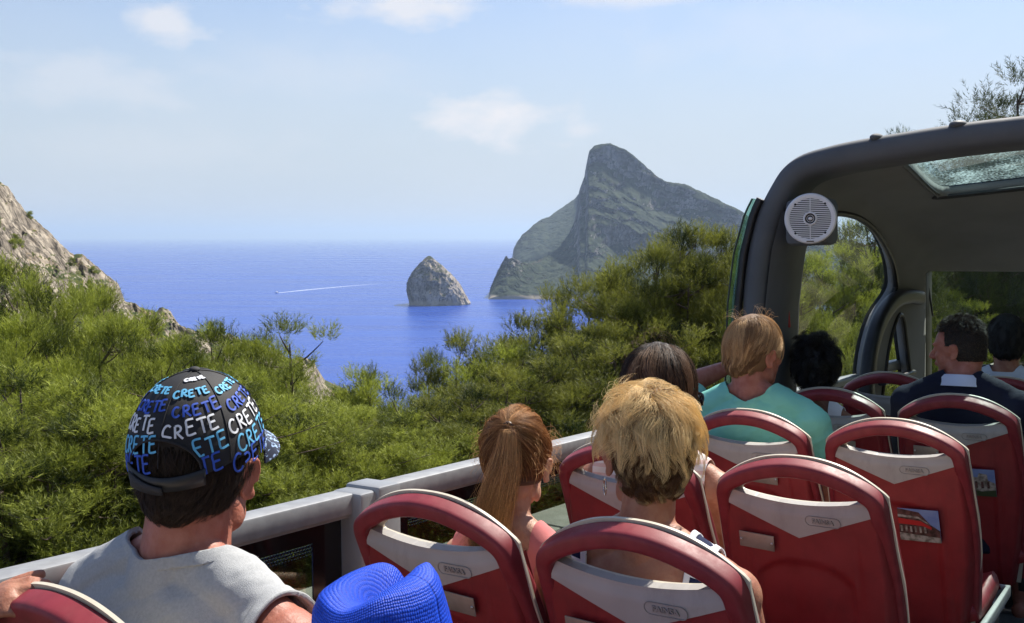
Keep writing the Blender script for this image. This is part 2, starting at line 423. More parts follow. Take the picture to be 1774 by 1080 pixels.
def land_mat(name, rock1, rock2, veg1, veg2, soil, vs, slope=(.45, .75), rs=.05, vegamt=0., bump=1.0, stretchz=1.0, crack=0):
    m, nt, b = nodes_mat(name); b.inputs['Roughness'].default_value = .95; b.inputs['Specular IOR Level'].default_value = .1
    geo = N(nt, 'ShaderNodeNewGeometry'); P = geo.outputs['Position']
    mz = N(nt, 'ShaderNodeMapping', {0: P, 'Scale': (1, 1, stretchz)})
    a = N(nt, 'ShaderNodeTexNoise', {0: mz.outputs[0], 'Scale': rs, 'Detail': 9, 'Roughness': .68})
    rockc = ramp(nt, a.outputs[0], [(.34, tuple(v * .35 for v in rock1)), (.46, rock1), (.60, rock2), (.72, tuple(min(1, v * 1.25) for v in rock2))])
    v = N(nt, 'ShaderNodeTexNoise', {0: P, 'Scale': vs, 'Detail': 8, 'Roughness': .7})
    vc = N(nt, 'ShaderNodeTexNoise', {0: P, 'Scale': vs * 5, 'Detail': 4})
    vegc = ramp(nt, vc.outputs[0], [(.38, veg1), (.62, veg2)])
    sx = N(nt, 'ShaderNodeSeparateXYZ', {0: geo.outputs['Normal']})
    sl = N(nt, 'ShaderNodeMapRange', {0: sx.outputs['Z'], 1: slope[0], 2: slope[1], 3: -.22, 4: .25})
    t = N(nt, 'ShaderNodeMath', {0: v.outputs[0], 1: sl.outputs[0]}, operation='ADD')
    t2 = N(nt, 'ShaderNodeMapRange', {0: t.outputs[0], 1: .50 - vegamt, 2: .55 - vegamt, 3: 0, 4: 1})
    sn = N(nt, 'ShaderNodeTexNoise', {0: P, 'Scale': vs * 1.7, 'Detail': 5})
    gs = ramp(nt, sn.outputs[0], [(.5, (0, 0, 0)), (.62, (1, 1, 1))])
    r2 = N(nt, 'ShaderNodeMix', {6: rockc, 7: (*soil, 1)}, data_type='RGBA'); sl2 = N(nt, 'ShaderNodeMath', {0: gs, 1: N(nt, 'ShaderNodeMapRange', {0: sx.outputs['Z'], 1: slope[0], 2: slope[1]}).outputs[0]}, operation='MULTIPLY'); nt.links.new(sl2.outputs[0], r2.inputs[0])
    rk = r2.outputs[2]
    if crack: rk = crack_mul(nt, mz, P, crack, rk)
    mx = N(nt, 'ShaderNodeMix', {0: t2.outputs[0], 6: rk, 7: vegc}, data_type='RGBA')
    pz = N(nt, 'ShaderNodeSeparateXYZ', {0: P}); wl_ = N(nt, 'ShaderNodeMath', {0: pz.outputs['Z'], 1: N(nt, 'ShaderNodeMath', {0: a.outputs[0], 1: 14.0}, operation='MULTIPLY').outputs[0]}, operation='SUBTRACT')
    wb = N(nt, 'ShaderNodeMapRange', {0: wl_.outputs[0], 1: -2.5, 2: .5, 3: .75, 4: 0})
    mw = N(nt, 'ShaderNodeMix', {0: wb.outputs[0], 6: mx.outputs[2], 7: (.36, .31, .25, 1)}, data_type='RGBA'); nt.links.new(mw.outputs[2], b.inputs['Base Color'])
    hh = N(nt, 'ShaderNodeMath', {0: a.outputs[0], 1: N(nt, 'ShaderNodeMath', {0: t2.outputs[0], 1: vc.outputs[0]}, operation='MULTIPLY').outputs[0]}, operation='ADD')
    bp = N(nt, 'ShaderNodeBump', {'Height': hh.outputs[0], 'Strength': bump, 'Distance': .6 / rs * .05}); nt.links.new(bp.outputs[0], b.inputs['Normal'])
    return m
def zpx(y, D): return H0 + (409 - y) / FPX * D            # height of a silhouette point at forward distance D
def xpx(u, D): return (u - 887) / FPX * D

# ---- main headland
SIL = np.array([(846, 516), (849, 500), (855, 486), (862, 470), (870, 455), (877, 443), (881, 448), (888, 447), (905, 455), (930, 452), (955, 441), (972, 424), (985, 406), (995, 385), (1001, 364), (1003, 345), (1005, 325), (1010, 312), (1015, 300), (1017, 280), (1020, 264), (1028, 254), (1040, 251), (1055, 250), (1066, 255), (1080, 260), (1095, 270), (1110, 283), (1124, 296), (1140, 309), (1152, 315), (1170, 318), (1190, 322), (1210, 332), (1230, 341), (1255, 353), (1280, 364), (1310, 386), (1350, 398), (1400, 410), (1450, 414), (1500, 425), (1560, 436), (1650, 440), (1800, 444), (2000, 450)], float)
def sheet(name, us, sil, Dfoot, Dridge, prof, material, nt_=170, noise=(26, 9), foot_y=0., back=500, seed=0, ts=None):
    """solid land form: rises from the water in front to the ridge line and falls away behind"""
    ts = np.concatenate([np.linspace(0, 1, nt_), np.linspace(1, 2, 30)[1:]]) if ts is None else ts
    U, T = np.meshgrid(us, ts, indexing='ij'); yr = np.interp(U, sil[:, 0], sil[:, 1])
    Df = Dfoot(U); Dr = Dridge(U); D = np.where(T <= 1, Df + (Dr - Df) * T, Dr + (T - 1) * back)
    Zr = zpx(yr, Dr); X = xpx(U, np.where(T <= 1, D, Dr + (T - 1) * back * .3)); Y = D
    Z = np.where(T <= 1, Zr * prof(T, U), Zr * np.cos(np.clip(T - 1, 0, 1) * np.pi / 2) - 12 * (T - 1))
    a, b_ = noise
    n = fbm(X / 120, Y / 120, Z / 90, 5, seed=seed, ridged=True) * a + fbm(X / 22, Y / 22, Z / 14, 5, seed=seed + 20, gain=.66) * b_
    fade = sstep(0, .07, T) * (1 - sstep(.86, 1.0, T)) * (1 - sstep(1.0, 1.3, T)) + .0
    amp = fade * sstep(0, 40, Zr)
    Y2 = Y + n * amp * 1.2; Z = Z + n * amp * .30 + fbm(X / 9, Y / 9, Z / 9, 3, seed=seed + 40) * 2.2 * sstep(.02, .1, T) * (1 - sstep(1, 1.1, T)) * sstep(0, 30, Zr)
    V = np.stack([X, Y2, Z - .5 * (T < 1e-6)], 2).reshape(-1, 3)
    return tag(link(name, mesh_from(name, V, grid_faces(len(us), len(ts)), 180, [material])), kind='structure')
M_MTN = land_mat('headland_rock', (.105, .098, .092), (.24, .22, .20), (.007, .015, .009), (.040, .053, .030), (.20, .17, .10), .016, (.42, .72), .022, .12, 1.3, .5, crack=.035)
def prof_main(T, U):
    # talus with trees, a cliff band, wooded shelf, upper crag
    s = np.clip(T, 0, 1); k = sstep(985, 1080, U)
    base = .10 * sstep(0, .03, s) + .90 * (s ** 1.15)
    stepc = .06 * sstep(0, .03, s) + .26 * s + .22 * sstep(.42, .52, s) + .12 * sstep(.52, .80, s) + .34 * sstep(.80, .97, s)
    return base * (1 - .75 * k) + stepc * .75 * k
sheet('headland', np.concatenate([np.linspace(846, 1010, 190), np.linspace(1010.5, 1330, 300), np.linspace(1332, 2000, 160)]), SIL,
      lambda U: 1655 + 0 * U + 60 * sstep(900, 1300, U), lambda U: 1700 + 330 * sstep(850, 1030, U) + 120 * sstep(1200, 2000, U), prof_main, M_MTN, noise=(34, 13), seed=1)
SIL2 = np.array([(884, 470), (887, 448), (890, 432), (897, 419), (905, 407), (916, 398), (926, 388), (940, 379), (950, 377), (960, 369), (972, 361), (985, 352), (995, 345), (1003, 336), (1010, 322), (1016, 305), (1030, 300), (1080, 320), (1160, 420)], float)
sheet('far_headland', np.linspace(884, 1160, 240), SIL2, lambda U: 2600 + 0 * U, lambda U: 2750 + 300 * sstep(886, 1000, U), lambda T, U: .32 * sstep(0, .05, T) + .68 * T ** .9, M_MTN, nt_=110, noise=(36, 10), seed=5)

# ---- islet: a lofted crag
M_ISL = land_mat('islet_rock', (.22, .19, .16), (.46, .40, .33), (.035, .045, .022), (.07, .075, .035), (.30, .24, .17), .05, (.55, .85), .05, -.10, 1.0, .35, crack=.10)
DI = 1540.; k_ = DI / FPX
LV = np.array([(0, 709, 813.5), (.04, 709, 814), (.10, 708, 810), (.20, 706, 806), (.32, 705.5, 801), (.45, 706, 794), (.55, 709, 787), (.65, 714, 779), (.75, 720, 770), (.84, 727, 762), (.90, 733, 756), (.945, 736, 752), (.97, 738, 750), (1.0, 741, 746)])
H_I = 84 * k_
zz = np.linspace(0, 1, 130); aa = np.linspace(0, 2 * np.pi, 220, endpoint=False)
Z_, A2 = np.meshgrid(zz, aa, indexing='ij'); xl = np.interp(Z_, LV[:, 0], LV[:, 1]); xr = np.interp(Z_, LV[:, 0], LV[:, 2])
cx = (xl + xr) / 2; hw = (xr - xl) / 2
ca, sa = np.cos(A2), np.sin(A2); pw = .82
X = (cx - 887 + hw * np.sign(ca) * np.abs(ca) ** pw) * k_; Yd = hw * k_ * .80 * np.sign(sa) * np.abs(sa) ** pw
Zh = Z_ * H_I
rn = fbm(X / 11 + 3, Yd / 11, Zh / 30, 5, seed=31, ridged=True) * 4.6 + fbm(X / 3, Yd / 3, Zh / 5, 4, seed=35) * 1.5
# a dominant buttress splitting the lit right flank from the shaded left one
rn = rn * sstep(1.02, .90, Z_) * (.45 + .55 * np.abs(sa))
but = 7 * np.exp(-((X - xpx(742 + 22 * 0, DI) - (1 - Z_) * 6) / 7) ** 2) * (sa < 0) * (1 - Z_)
Yv = DI + Yd + (rn * sa) * 1.6 - but; Xv = X + rn * ca * .55
Zh = Zh + fbm(X / 6, Yd / 6, Zh / 9, 3, seed=38) * 1.8 * sstep(0, .05, Z_) * (1 - .5 * Z_)
V = np.stack([Xv, Yv, Zh - .6], 2).reshape(-1, 3); V = np.concatenate([V, [[(743.5 - 887) * k_, DI, H_I - .3]]])
F = [(i * 220 + j, i * 220 + (j + 1) % 220, (i + 1) * 220 + (j + 1) % 220, (i + 1) * 220 + j) for i in range(129) for j in range(220)] + [(129 * 220 + j, 129 * 220 + (j + 1) % 220, len(V) - 1) for j in range(220)]
tag(link('islet', mesh_from('islet', V, F, 180, [M_ISL])), 'steep grey rock islet rising from the blue sea left of the headland', 'islet', kind='thing')

# ---- boat and its wake
bx, by = xpx(479, 1838), 1838.
wdir = np.array([xpx(662, 2210) - bx, 2210 - by]); wd = wdir / np.linalg.norm(wdir)
bo = empty('motorboat', Matrix.Translation((bx, by, 0)) @ Matrix.Rotation(math.atan2(-wd[1], -wd[0]) - math.pi / 2, 4, 'Z'), label='tiny white motorboat drawing a long wake across the blue sea', cat='boat')
sec = [(-4.5, 1.5, .2, 1.2), (-2, 1.7, .0, 1.3), (1.5, 1.5, 0, 1.5), (3.8, .8, .3, 1.8), (5.0, .05, 1.2, 2.0)]
V = []
for y, w, zb, zt_ in sec: V += [(-w, y, zt_), (-w * .6, y, zb), (w * .6, y, zb), (w, y, zt_)]
F = [(i * 4 + j, i * 4 + j + 1, (i + 1) * 4 + j + 1, (i + 1) * 4 + j) for i in range(4) for j in range(3)] + [(i * 4 + 3, i * 4, (i + 1) * 4, (i + 1) * 4 + 3) for i in range(4)] + [(0, 1, 2, 3), (19, 18, 17, 16)]
M_BOAT = mat('boat_white', (.8, .8, .8), .3)
MB().add(V, F).obj('hull', M_BOAT, bo); MB().box((0, -.3, 2.1), (1.9, 3.0, 1.3), bev=.2).obj('cabin', M_BOAT, bo); MB().box((0, -.3, 2.25), (1.94, 2.4, .45)).obj('cabin_window', mat('boat_glass', (.02, .02, .03), .1), bo)
m, nt, b = nodes_mat('wake_foam'); b.inputs['Base Color'].default_value = (.62, .70, .85, 1); b.inputs['Roughness'].default_value = .8
tcn = N(nt, 'ShaderNodeUVMap'); sxy = N(nt, 'ShaderNodeSeparateXYZ', {0: tcn.outputs[0]}); g2 = N(nt, 'ShaderNodeNewGeometry')
nz = N(nt, 'ShaderNodeTexNoise', {0: g2.outputs['Position'], 'Scale': .12, 'Detail': 6})
fa = N(nt, 'ShaderNodeMapRange', {0: sxy.outputs[0], 1: 0, 2: 1, 3: .78, 4: .05}); th_ = N(nt, 'ShaderNodeMath', {0: fa.outputs[0], 1: nz.outputs[0]}, operation='MULTIPLY'); th2 = N(nt, 'ShaderNodeMath', {0: th_.outputs[0], 1: 1.9}, operation='MULTIPLY', use_clamp=True)
nt.links.new(th2.outputs[0], b.inputs['Alpha'])
V, UVs = [], []; side_v = np.array([-wd[1], wd[0]])
for t in np.linspace(0, 1, 60):
    p = np.array([bx, by]) + wdir * t + side_v * 8 * math.sin(t * 3); w = 1.6 + 9 * t ** .6
    for s_ in (-1, 1): V.append((*(p + side_v * s_ * w), .25)); UVs.append((t, s_))
me = mesh_from('wake', V, [(2 * i, 2 * i + 1, 2 * i + 3, 2 * i + 2) for i in range(59)], None, [m]); uv = me.uv_layers.new(name='UVMap')
li = np.zeros(len(me.loops), np.int32); me.loops.foreach_get('vertex_index', li); uv.data.foreach_set('uv', np.array(UVs, np.float32)[li].ravel())
tag(link('wake', me), kind='stuff')

# ---- the hillside we stand on: polar sheet round the bus
def road_z(x, y):
    """ground level of the road plane under the bus"""
    n_ = BM[:, 2]; return H0 + (-(n_[0] * x + n_[1] * y) - 4.25) / n_[2]
RT = np.array([(-2600, 330, 200, 0), (-900, 300, 190, 0), (-300, 150, 185, 0), (-60, 290, 185, 0), (-20, 316, 185, 0), (10, 322, 186, 0), (22, 330, 188, 0), (34, 352, 188, 0), (48, 372, 189, 0), (70, 390, 190, 0), (95, 412, 193, 0), (115, 432, 196, 0), (130, 446, 198, 0), (145, 445, 200, 0), (160, 456, 202, 0), (185, 478, 205, 0), (205, 494, 207, 0), (215, 525, 208, 0), (250, 548, 212, 0), (285, 548, 215, 0), (300, 556, 215, 0), (315, 580, 216, 0), (350, 592, 218, 0), (400, 604, 222, 0), (440, 620, 226, 0), (500, 648, 228, 0), (525, 645, 230, 0), (545, 650, 230, 0), (560, 678, 230, 0), (600, 700, 230, 0), (640, 735, 230, 0), (760, 780, 220, 0), (900, 800, 200, 0), (1000, 800, 180, 0), (1200, 740, 160, 0), (1400, 600, 150, 0), (1600, 470, 140, 0), (1774, 330, 130, 0), (2200, 150, 120, 0), (3500, 100, 100, 0)], float)
theta = np.concatenate([np.linspace(-58, np.degrees(np.arctan((-30 - 887) / FPX)), 40, endpoint=False), np.degrees(np.arctan((np.linspace(-30, 660, 560) - 887) / FPX)), np.linspace(-6.9, 58, 150)])
tq = np.concatenate([np.linspace(0, .5, 40, endpoint=False), np.linspace(.5, 1, 330), 1 + np.linspace(0, 1, 40)[1:] ** 1.5])
TH, T = np.meshgrid(np.radians(theta), tq, indexing='ij'); u_ = 887 + FPX * np.tan(TH)
yr = np.interp(u_, RT[:, 0], RT[:, 1]); Dd = np.interp(u_, RT[:, 0], RT[:, 2]); a_ = R_(35.5) - TH
R0 = np.clip(9.9 / np.maximum(np.sin(a_), .05), 0, 60) * np.cos(TH); R0 = np.where(a_ < 0, 60 * np.cos(TH), R0)
DF = np.where(T <= 1, R0 + (Dd - R0) * T, Dd + (T - 1) * 320); X = np.tan(TH) * DF; Y = DF
Zr = zpx(yr, Dd); z0 = road_z(np.tan(TH) * R0, R0) - .2; s = np.clip(T, 0, 1)
dip = 13 * sstep(30, -5, np.degrees(TH))
ex = 1.25 + 2.2 * sstep(640, 480, u_)
Z = z0 + (Zr - z0) * s ** ex - dip * np.sin(np.pi * s) ** 1.1 - 2.5 * sstep(0, .06, s) * (1 - s)
Z = np.where(T > 1, Zr + (-8 - Zr) * sstep(0, 1, (T - 1)) , Z)
rockm = sstep(.55, .80, s) * sstep(760, 500, u_)
n = fbm(X / 26, Y / 26, Z / 30, 6, seed=61, ridged=True, gain=.55) * 3.2 + fbm((X + Y * .3) / 7, Y / 11, Z / 5, 5, seed=64, gain=.6) * 1.5
# tilted slabs and cracks of the limestone
q = (X * .75 + Z * .95 + Y * .12) / 3.1; slab = (np.abs((q + .6 * fbm(X / 12, Y / 12, Z / 12, 3, seed=70)) % 1.0 - .5) * 2) ** .6
fade = (1 - sstep(.965, 1.0, T)) * (T <= 1) + .22 * np.exp(-np.abs(T - 1) / .02)
Z = Z + rockm * (n * .9 + 1.1 * slab) * fade + (1 - rockm) * fbm(X / 9, Y / 9, 0, 4, seed=80) * .8 * sstep(.02, .1, s) * (1 - s)
Y2 = Y - rockm * (n + 1.2 * slab) * .8 * fade
Z = Z + rockm * fbm(X / 2.2, Y / 2.2, Z / 2.2, 4, seed=90, gain=.62) * .55 * np.where(T <= 1.02, 1, 0)
M_HILL = land_mat('hillside_rock', (.20, .17, .135), (.38, .33, .26), (.035, .050, .018), (.085, .090, .030), (.30, .215, .115), .11, (.62, .93), .28, -.06, .9, .8, crack=.22)
tag(link('hillside', mesh_from('hillside', np.stack([X, Y2, Z], 2).reshape(-1, 3), grid_faces(len(theta), len(tq)), 180, [M_HILL])), kind='structure')
from mathutils.bvhtree import BVHTree
HB = BVHTree.FromPolygons([tuple(v) for v in np.stack([X, Y2, Z], 2)[::3, ::3].reshape(-1, 3)], [tuple(int(i) for i in q_) for q_ in grid_faces(len(range(0, len(theta), 3)), len(range(0, len(tq), 3)))])
def ground(x, y, dflt=None):
    h = HB.ray_cast(Vector((x, y, 400)), Vector((0, 0, -1))); return h[0].z if h[0] is not None else road_z(x, y)
# road with kerb lines and verge, right-hand bank
FW = BM[:, 1] / np.linalg.norm(BM[:2, 1]); RW = np.array([FW[1], -FW[0], 0])
def road_pt(a, b_, dz=0.): x, y = (RW * a + FW * b_)[:2]; return (x, y, road_z(x, y) + dz)
def strip(name, a0, a1, b0, b1, dz, material, kind='structure', nb=40, dz1=None):
    V = [];
    for b_ in np.linspace(b0, b1, nb): V += [road_pt(a0, b_, dz), road_pt(a1, b_, dz if dz1 is None else dz1)]
    return tag(link(name, mesh_from(name, V, [(2 * i, 2 * i + 1, 2 * i + 3, 2 * i + 2) for i in range(nb - 1)], None, [material])), kind=kind)
strip('verge', -10.6, 9, -60, 62, -.06, mat('verge_dirt', (.20, .165, .11), .95, col2=(.10, .09, .05), nscale=1.2, bump=.6, bscale=12, bdist=.05))
strip('road', -6.9, 3.6, -60, 60, -.0, mat('asphalt', (.045, .045, .046), .85, col2=(.065, .063, .06), nscale=4, bump=.5, bscale=60, bdist=.01))
for a_l, nm in ((-6.7, 'edge_line'), (3.4, 'edge_line')): strip(nm, a_l - .06, a_l + .06, -60, 60, .006, mat('road_paint', (.7, .7, .68), .6, col2=(.5, .5, .48), nscale=20))
strip('right_bank', 9, 90, -60, 62, -.1, M_HILL, dz1=52)
# concrete parapet blocks along the edge of the road
M_PAR = mat('parapet_stone', (.30, .31, .28), .9, col2=(.22, .235, .20), nscale=3, bump=.5, bscale=40, bdist=.01)
par = empty('parapet', Matrix.Identity(4), label='low grey concrete parapet along the road edge beyond the bus', cat='parapet')
z_p = .62
for i, b_ in enumerate(np.arange(-2, 48, 3.0)):
    c0 = np.array(road_pt(-8.75, b_)); c1 = np.array(road_pt(-8.75, b_ + 2.93)); c = (c0 + c1) / 2 + [0, 0, z_p / 2 - .1]
    ang = math.atan2(-FW[0], FW[1]); rm = np.array(Matrix.Rotation(ang, 3, 'Z') @ Matrix.Rotation(math.asin(max(-1, min(1, (c1 - c0)[2] / 2.93))), 3, 'X'))
    MB().box(c, (.85, 2.93, z_p + .2), rm, bev=.04).obj('block', M_PAR, par)
# ================================================================== TREES
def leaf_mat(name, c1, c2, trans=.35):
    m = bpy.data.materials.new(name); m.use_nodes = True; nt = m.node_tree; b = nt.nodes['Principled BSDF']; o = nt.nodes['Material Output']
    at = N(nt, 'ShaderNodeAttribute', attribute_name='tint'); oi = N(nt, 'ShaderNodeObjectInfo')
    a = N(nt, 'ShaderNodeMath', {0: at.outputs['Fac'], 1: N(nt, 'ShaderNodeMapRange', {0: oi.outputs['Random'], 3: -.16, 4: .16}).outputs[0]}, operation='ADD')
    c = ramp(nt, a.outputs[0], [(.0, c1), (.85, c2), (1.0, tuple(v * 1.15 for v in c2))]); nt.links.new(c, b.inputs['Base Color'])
    b.inputs['Roughness'].default_value = .6; b.inputs['Specular IOR Level'].default_value = .25
    t = N(nt, 'ShaderNodeBsdfTranslucent', {'Color': c}); mx = N(nt, 'ShaderNodeMixShader', {0: trans, 1: b.outputs[0], 2: t.outputs[0]}); nt.links.new(mx.outputs[0], o.inputs[0])
    return m
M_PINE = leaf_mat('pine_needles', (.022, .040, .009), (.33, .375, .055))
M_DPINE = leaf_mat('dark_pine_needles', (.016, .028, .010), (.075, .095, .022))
M_BARK = mat('pine_bark', (.13, .095, .075), .95, col2=(.07, .05, .04), nscale=9, bump=.8, bscale=30, bdist=.02)
def make_crown(C, Rr, shoots, needles, seed, L=.40, nl=.125, w=.011, up=1.0, tint0=.48):
    """C clump centres, Rr radii -> needle triangles"""
    r = np.random.default_rng(seed); n = len(C); k = shoots
    ci = np.repeat(np.arange(n), k); m = len(ci)
    d = norm(r.normal(size=(m, 3))); d[:, 2] = np.where(d[:, 2] < -.35, -d[:, 2], d[:, 2]); rad = Rr[ci] * (r.random(m) ** .38)
    S = C[ci] + d * rad[:, None] * np.array([1, 1, .8]); ax = norm(d * .65 + np.array([0, 0, up]) + r.normal(size=(m, 3)) * .28)
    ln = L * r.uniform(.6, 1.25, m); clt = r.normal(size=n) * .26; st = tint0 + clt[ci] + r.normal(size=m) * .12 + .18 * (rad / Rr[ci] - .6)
    si = np.repeat(np.arange(m), needles); M = len(si); t = r.uniform(.05, 1, M)
    rd = norm(np.cross(ax[si], norm(r.normal(size=(M, 3))))); nd = norm(ax[si] * .85 + rd * .62)
    B = S[si] + ax[si] * (ln[si] * t)[:, None]; wv = norm(np.cross(nd, r.normal(size=(M, 3)))) * w * .5
    T = B + nd * (nl * r.uniform(.7, 1.2, M))[:, None]
    V = np.stack([B - wv, B + wv, T], 1).reshape(-1, 3); F = np.arange(M * 3).reshape(-1, 3)
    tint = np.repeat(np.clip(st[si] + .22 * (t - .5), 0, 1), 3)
    return V, F, tint
def crown_mesh(name, V, F, tint, m):
    me = mesh_from(name, V, F, None, [m]); a = me.attributes.new('tint', 'FLOAT', 'POINT'); a.data.foreach_set('value', tint.astype(np.float32)); return me
def make_tree(seed, H=7., R=2.0, lo=.12, clumps=84, shoots=52, needles=15, cr=(.26, .50), shape=1.0, m=None, sparse=False, leader=3, w=.012):
    r = np.random.default_rng(seed); T = MB(); C = []; RC = []
    tops = [(0, 0)] + [(r.uniform(-.5, .5) * R, r.uniform(-.5, .5) * R) for _ in range(leader - 1)]
    for li, (tx, ty) in enumerate(tops):
        hh = H * (1 if li == 0 else r.uniform(.72, .93)); b0 = .0 if li == 0 else .22 * H
        pth = smooth_curve([(0, 0, b0 - .3 * (li == 0)), (tx * .25 + r.normal() * .08, ty * .25 + r.normal() * .08, H * .35), (tx * .8 + r.normal() * .1, ty * .8, hh * .7), (tx, ty, hh * .97)], 5)
        T.tube(pth, list(np.linspace(.115 if li == 0 else .07, .012, len(pth)) * H / 7), 8)
        nb = int(clumps / leader)
        for i in range(nb):
            f = lo + (1 - lo) * ((i + r.random()) / nb); j = min(int(f * (len(pth) - 1)), len(pth) - 2); P = pth[j]
            prof = (np.sin(np.pi * min(1, (f - lo) / (1 - lo) * .80 + .20)) ** .7) * shape * (1 if li == 0 else .72)
            ang = r.uniform(0, 6.283); ln = R * prof * r.uniform(.35, 1.05) + .15
            E = np.array([P[0] + math.cos(ang) * ln, P[1] + math.sin(ang) * ln, hh * f + ln * r.uniform(.15, .6)])
            E[2] = min(E[2], hh + .05)
            if sparse and r.random() < .18: continue
            mid = (P + E) / 2 + [0, 0, -.08 * ln]; T.tube(smooth_curve([P, mid, E], 3), list(np.linspace(.028, .007, 7)), 4)
            C.append(E); RC.append(r.uniform(*cr) * (1.0 if f < .85 else .7))
            if ln > 1.0: C.append(P + (E - P) * .6); RC.append(r.uniform(*cr) * .85)
        C.append(np.array([tx, ty, hh])); RC.append(cr[0])
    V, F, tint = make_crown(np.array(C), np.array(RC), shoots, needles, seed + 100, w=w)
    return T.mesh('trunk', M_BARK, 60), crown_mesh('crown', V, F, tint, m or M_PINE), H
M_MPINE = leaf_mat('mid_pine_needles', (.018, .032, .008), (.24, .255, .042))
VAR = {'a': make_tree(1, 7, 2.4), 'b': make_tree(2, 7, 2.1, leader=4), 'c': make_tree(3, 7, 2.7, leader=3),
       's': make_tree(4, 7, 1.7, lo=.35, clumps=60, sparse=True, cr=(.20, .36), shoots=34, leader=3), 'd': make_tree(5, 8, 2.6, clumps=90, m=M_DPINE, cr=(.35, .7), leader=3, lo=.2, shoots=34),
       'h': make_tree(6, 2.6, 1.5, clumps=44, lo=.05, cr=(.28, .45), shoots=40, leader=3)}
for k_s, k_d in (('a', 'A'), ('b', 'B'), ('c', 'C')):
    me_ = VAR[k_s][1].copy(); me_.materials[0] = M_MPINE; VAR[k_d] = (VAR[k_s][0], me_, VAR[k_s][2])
TGROUP = 'pines on the slope below the road'
_one = 'first second third fourth fifth sixth seventh eighth ninth tenth eleventh twelfth thirteenth fourteenth fifteenth sixteenth seventeenth eighteenth nineteenth'.split()
_ten = {2: 'twenty', 3: 'thirty', 4: 'forty', 5: 'fifty'}
def ordinal(n):
    if n < 20: return _one[n - 1]
    return (_ten[n // 10][:-1] + 'ieth') if n % 10 == 0 else _ten[n // 10] + '-' + _one[n % 10 - 1]
ORD = {}
def plant(u, y, D, v, label, name='pine_tree', group=None, cat='tree', Hmax=17., wide=1.0, gz=None, k=None):
    tm, cm, Hn = VAR[v]; x = xpx(u, D)
    while group != 'off' and RW[0] * x + RW[1] * D > -10.9 and RW[0] * x + RW[1] * D < 6: D += .5; x = xpx(u, D)
    zt = zpx(y, D); g = ground(x, D) if gz is None else zt - gz
    H = zt - g
    if H > Hmax: g = zt - Hmax; H = Hmax
    if H < 1.2: H = 1.2; g = zt - H
    s = H / (Hn + .5); sx = (.45 * s + .55 * (1.0 if Hn > 4 else s)) * wide
    rz = rng.uniform(0, 6.28)
    Mw = Matrix.Translation((x, D, g)) @ Matrix.Rotation(rz, 4, 'Z') @ Matrix.Diagonal((sx, sx, s, 1))
    o = empty(name, Mw, label=label, cat=cat, group=group)
    if group: ORD.setdefault(label, []).append((u, o))
    link('trunk', tm, o); link('crown', cm, o); return o
LL = 'yellow-green pine in the topmost belt left of the bus'
LL2 = 'yellow-green pine in the middle belt left of the bus'
LM = 'pine in the lowest belt just over the bus rail'
LR = 'tall pine of the dark stand between sea and canopy'
LB = 'small distant pine below the rocky ridge'
LW = 'roadside pine seen through the canopy windows'
prof_L = np.array([(-200, 440), (0, 462), (60, 470), (120, 492), (170, 500), (215, 503), (255, 512), (300, 548), (350, 552), (420, 562), (470, 605), (520, 672), (560, 705), (620, 700), (660, 700), (720, 690), (780, 640), (860, 640)], float)
r_ = np.random.default_rng(12)
for i, u in enumerate(np.arange(-150, 560, 56)):
    plant(u + r_.uniform(-14, 14), np.interp(u, prof_L[:, 0], prof_L[:, 1]) + r_.uniform(-14, 40), r_.uniform(18, 24), 'abc'[i % 3], LL, group='yellow-green pines left of the bus', wide=.8)
for i, u in enumerate(np.arange(-160, 640, 84)):
    plant(u + r_.uniform(-18, 18), np.interp(u, prof_L[:, 0], prof_L[:, 1]) + r_.uniform(30, 120), r_.uniform(13.5, 17), 'bca'[i % 3], LL2, group='yellow-green pines left of the bus', wide=.8)
for i, u in enumerate(np.arange(-140, 900, 120)):
    plant(u + r_.uniform(-20, 20), 700 + 30 * r_.random() + .02 * max(u, 0), r_.uniform(11.2, 12.4), 'cab'[i % 3], LM, group='pines of the lower belt beyond the rail', Hmax=7)
for u, y, D, v in ((30, 640, 12.5, 'a'), (150, 655, 12.8, 'b'), (330, 650, 13.5, 'c'), (420, 660, 13.8, 'a'), (510, 700, 14, 'b'), (600, 715, 14.5, 'c'), (690, 720, 14, 'a'), (760, 735, 14, 'b'), (830, 720, 14, 'c'), (900, 745, 13.5, 'a'), (960, 735, 14, 'b'), (1010, 740, 14, 'c')):
    plant(u, y, D, v, LM, group='pines of the lower belt beyond the rail', Hmax=9)
plant(500, 546, 22, 's', 'thin open-branched young pine standing above the slope with sea behind it', wide=1.15)
plant(455, 572, 27, 's', 'spindly little pine left of the thin open pine', wide=.8)
plant(640, 636, 20, 'b', 'feathery pine with pointed leader rising against the sea, nearest the ridge end', wide=.75)
plant(688, 668, 19, 's', 'short thin pine in the dip below the islet', wide=.7)
plant(590, 672, 21, 'a', 'low pine hiding the foot of the rocky ridge', wide=.8)
plant(742, 606, 25, 's', 'open pine spray at the left end of the dark pine stand', wide=.8)
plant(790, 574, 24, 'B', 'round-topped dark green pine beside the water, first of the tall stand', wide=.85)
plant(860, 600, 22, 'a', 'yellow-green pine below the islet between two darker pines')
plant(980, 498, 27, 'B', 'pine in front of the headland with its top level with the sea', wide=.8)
plant(1240, 398, 23, 'B', 'pine touching the green glass edge of the canopy', wide=.85)
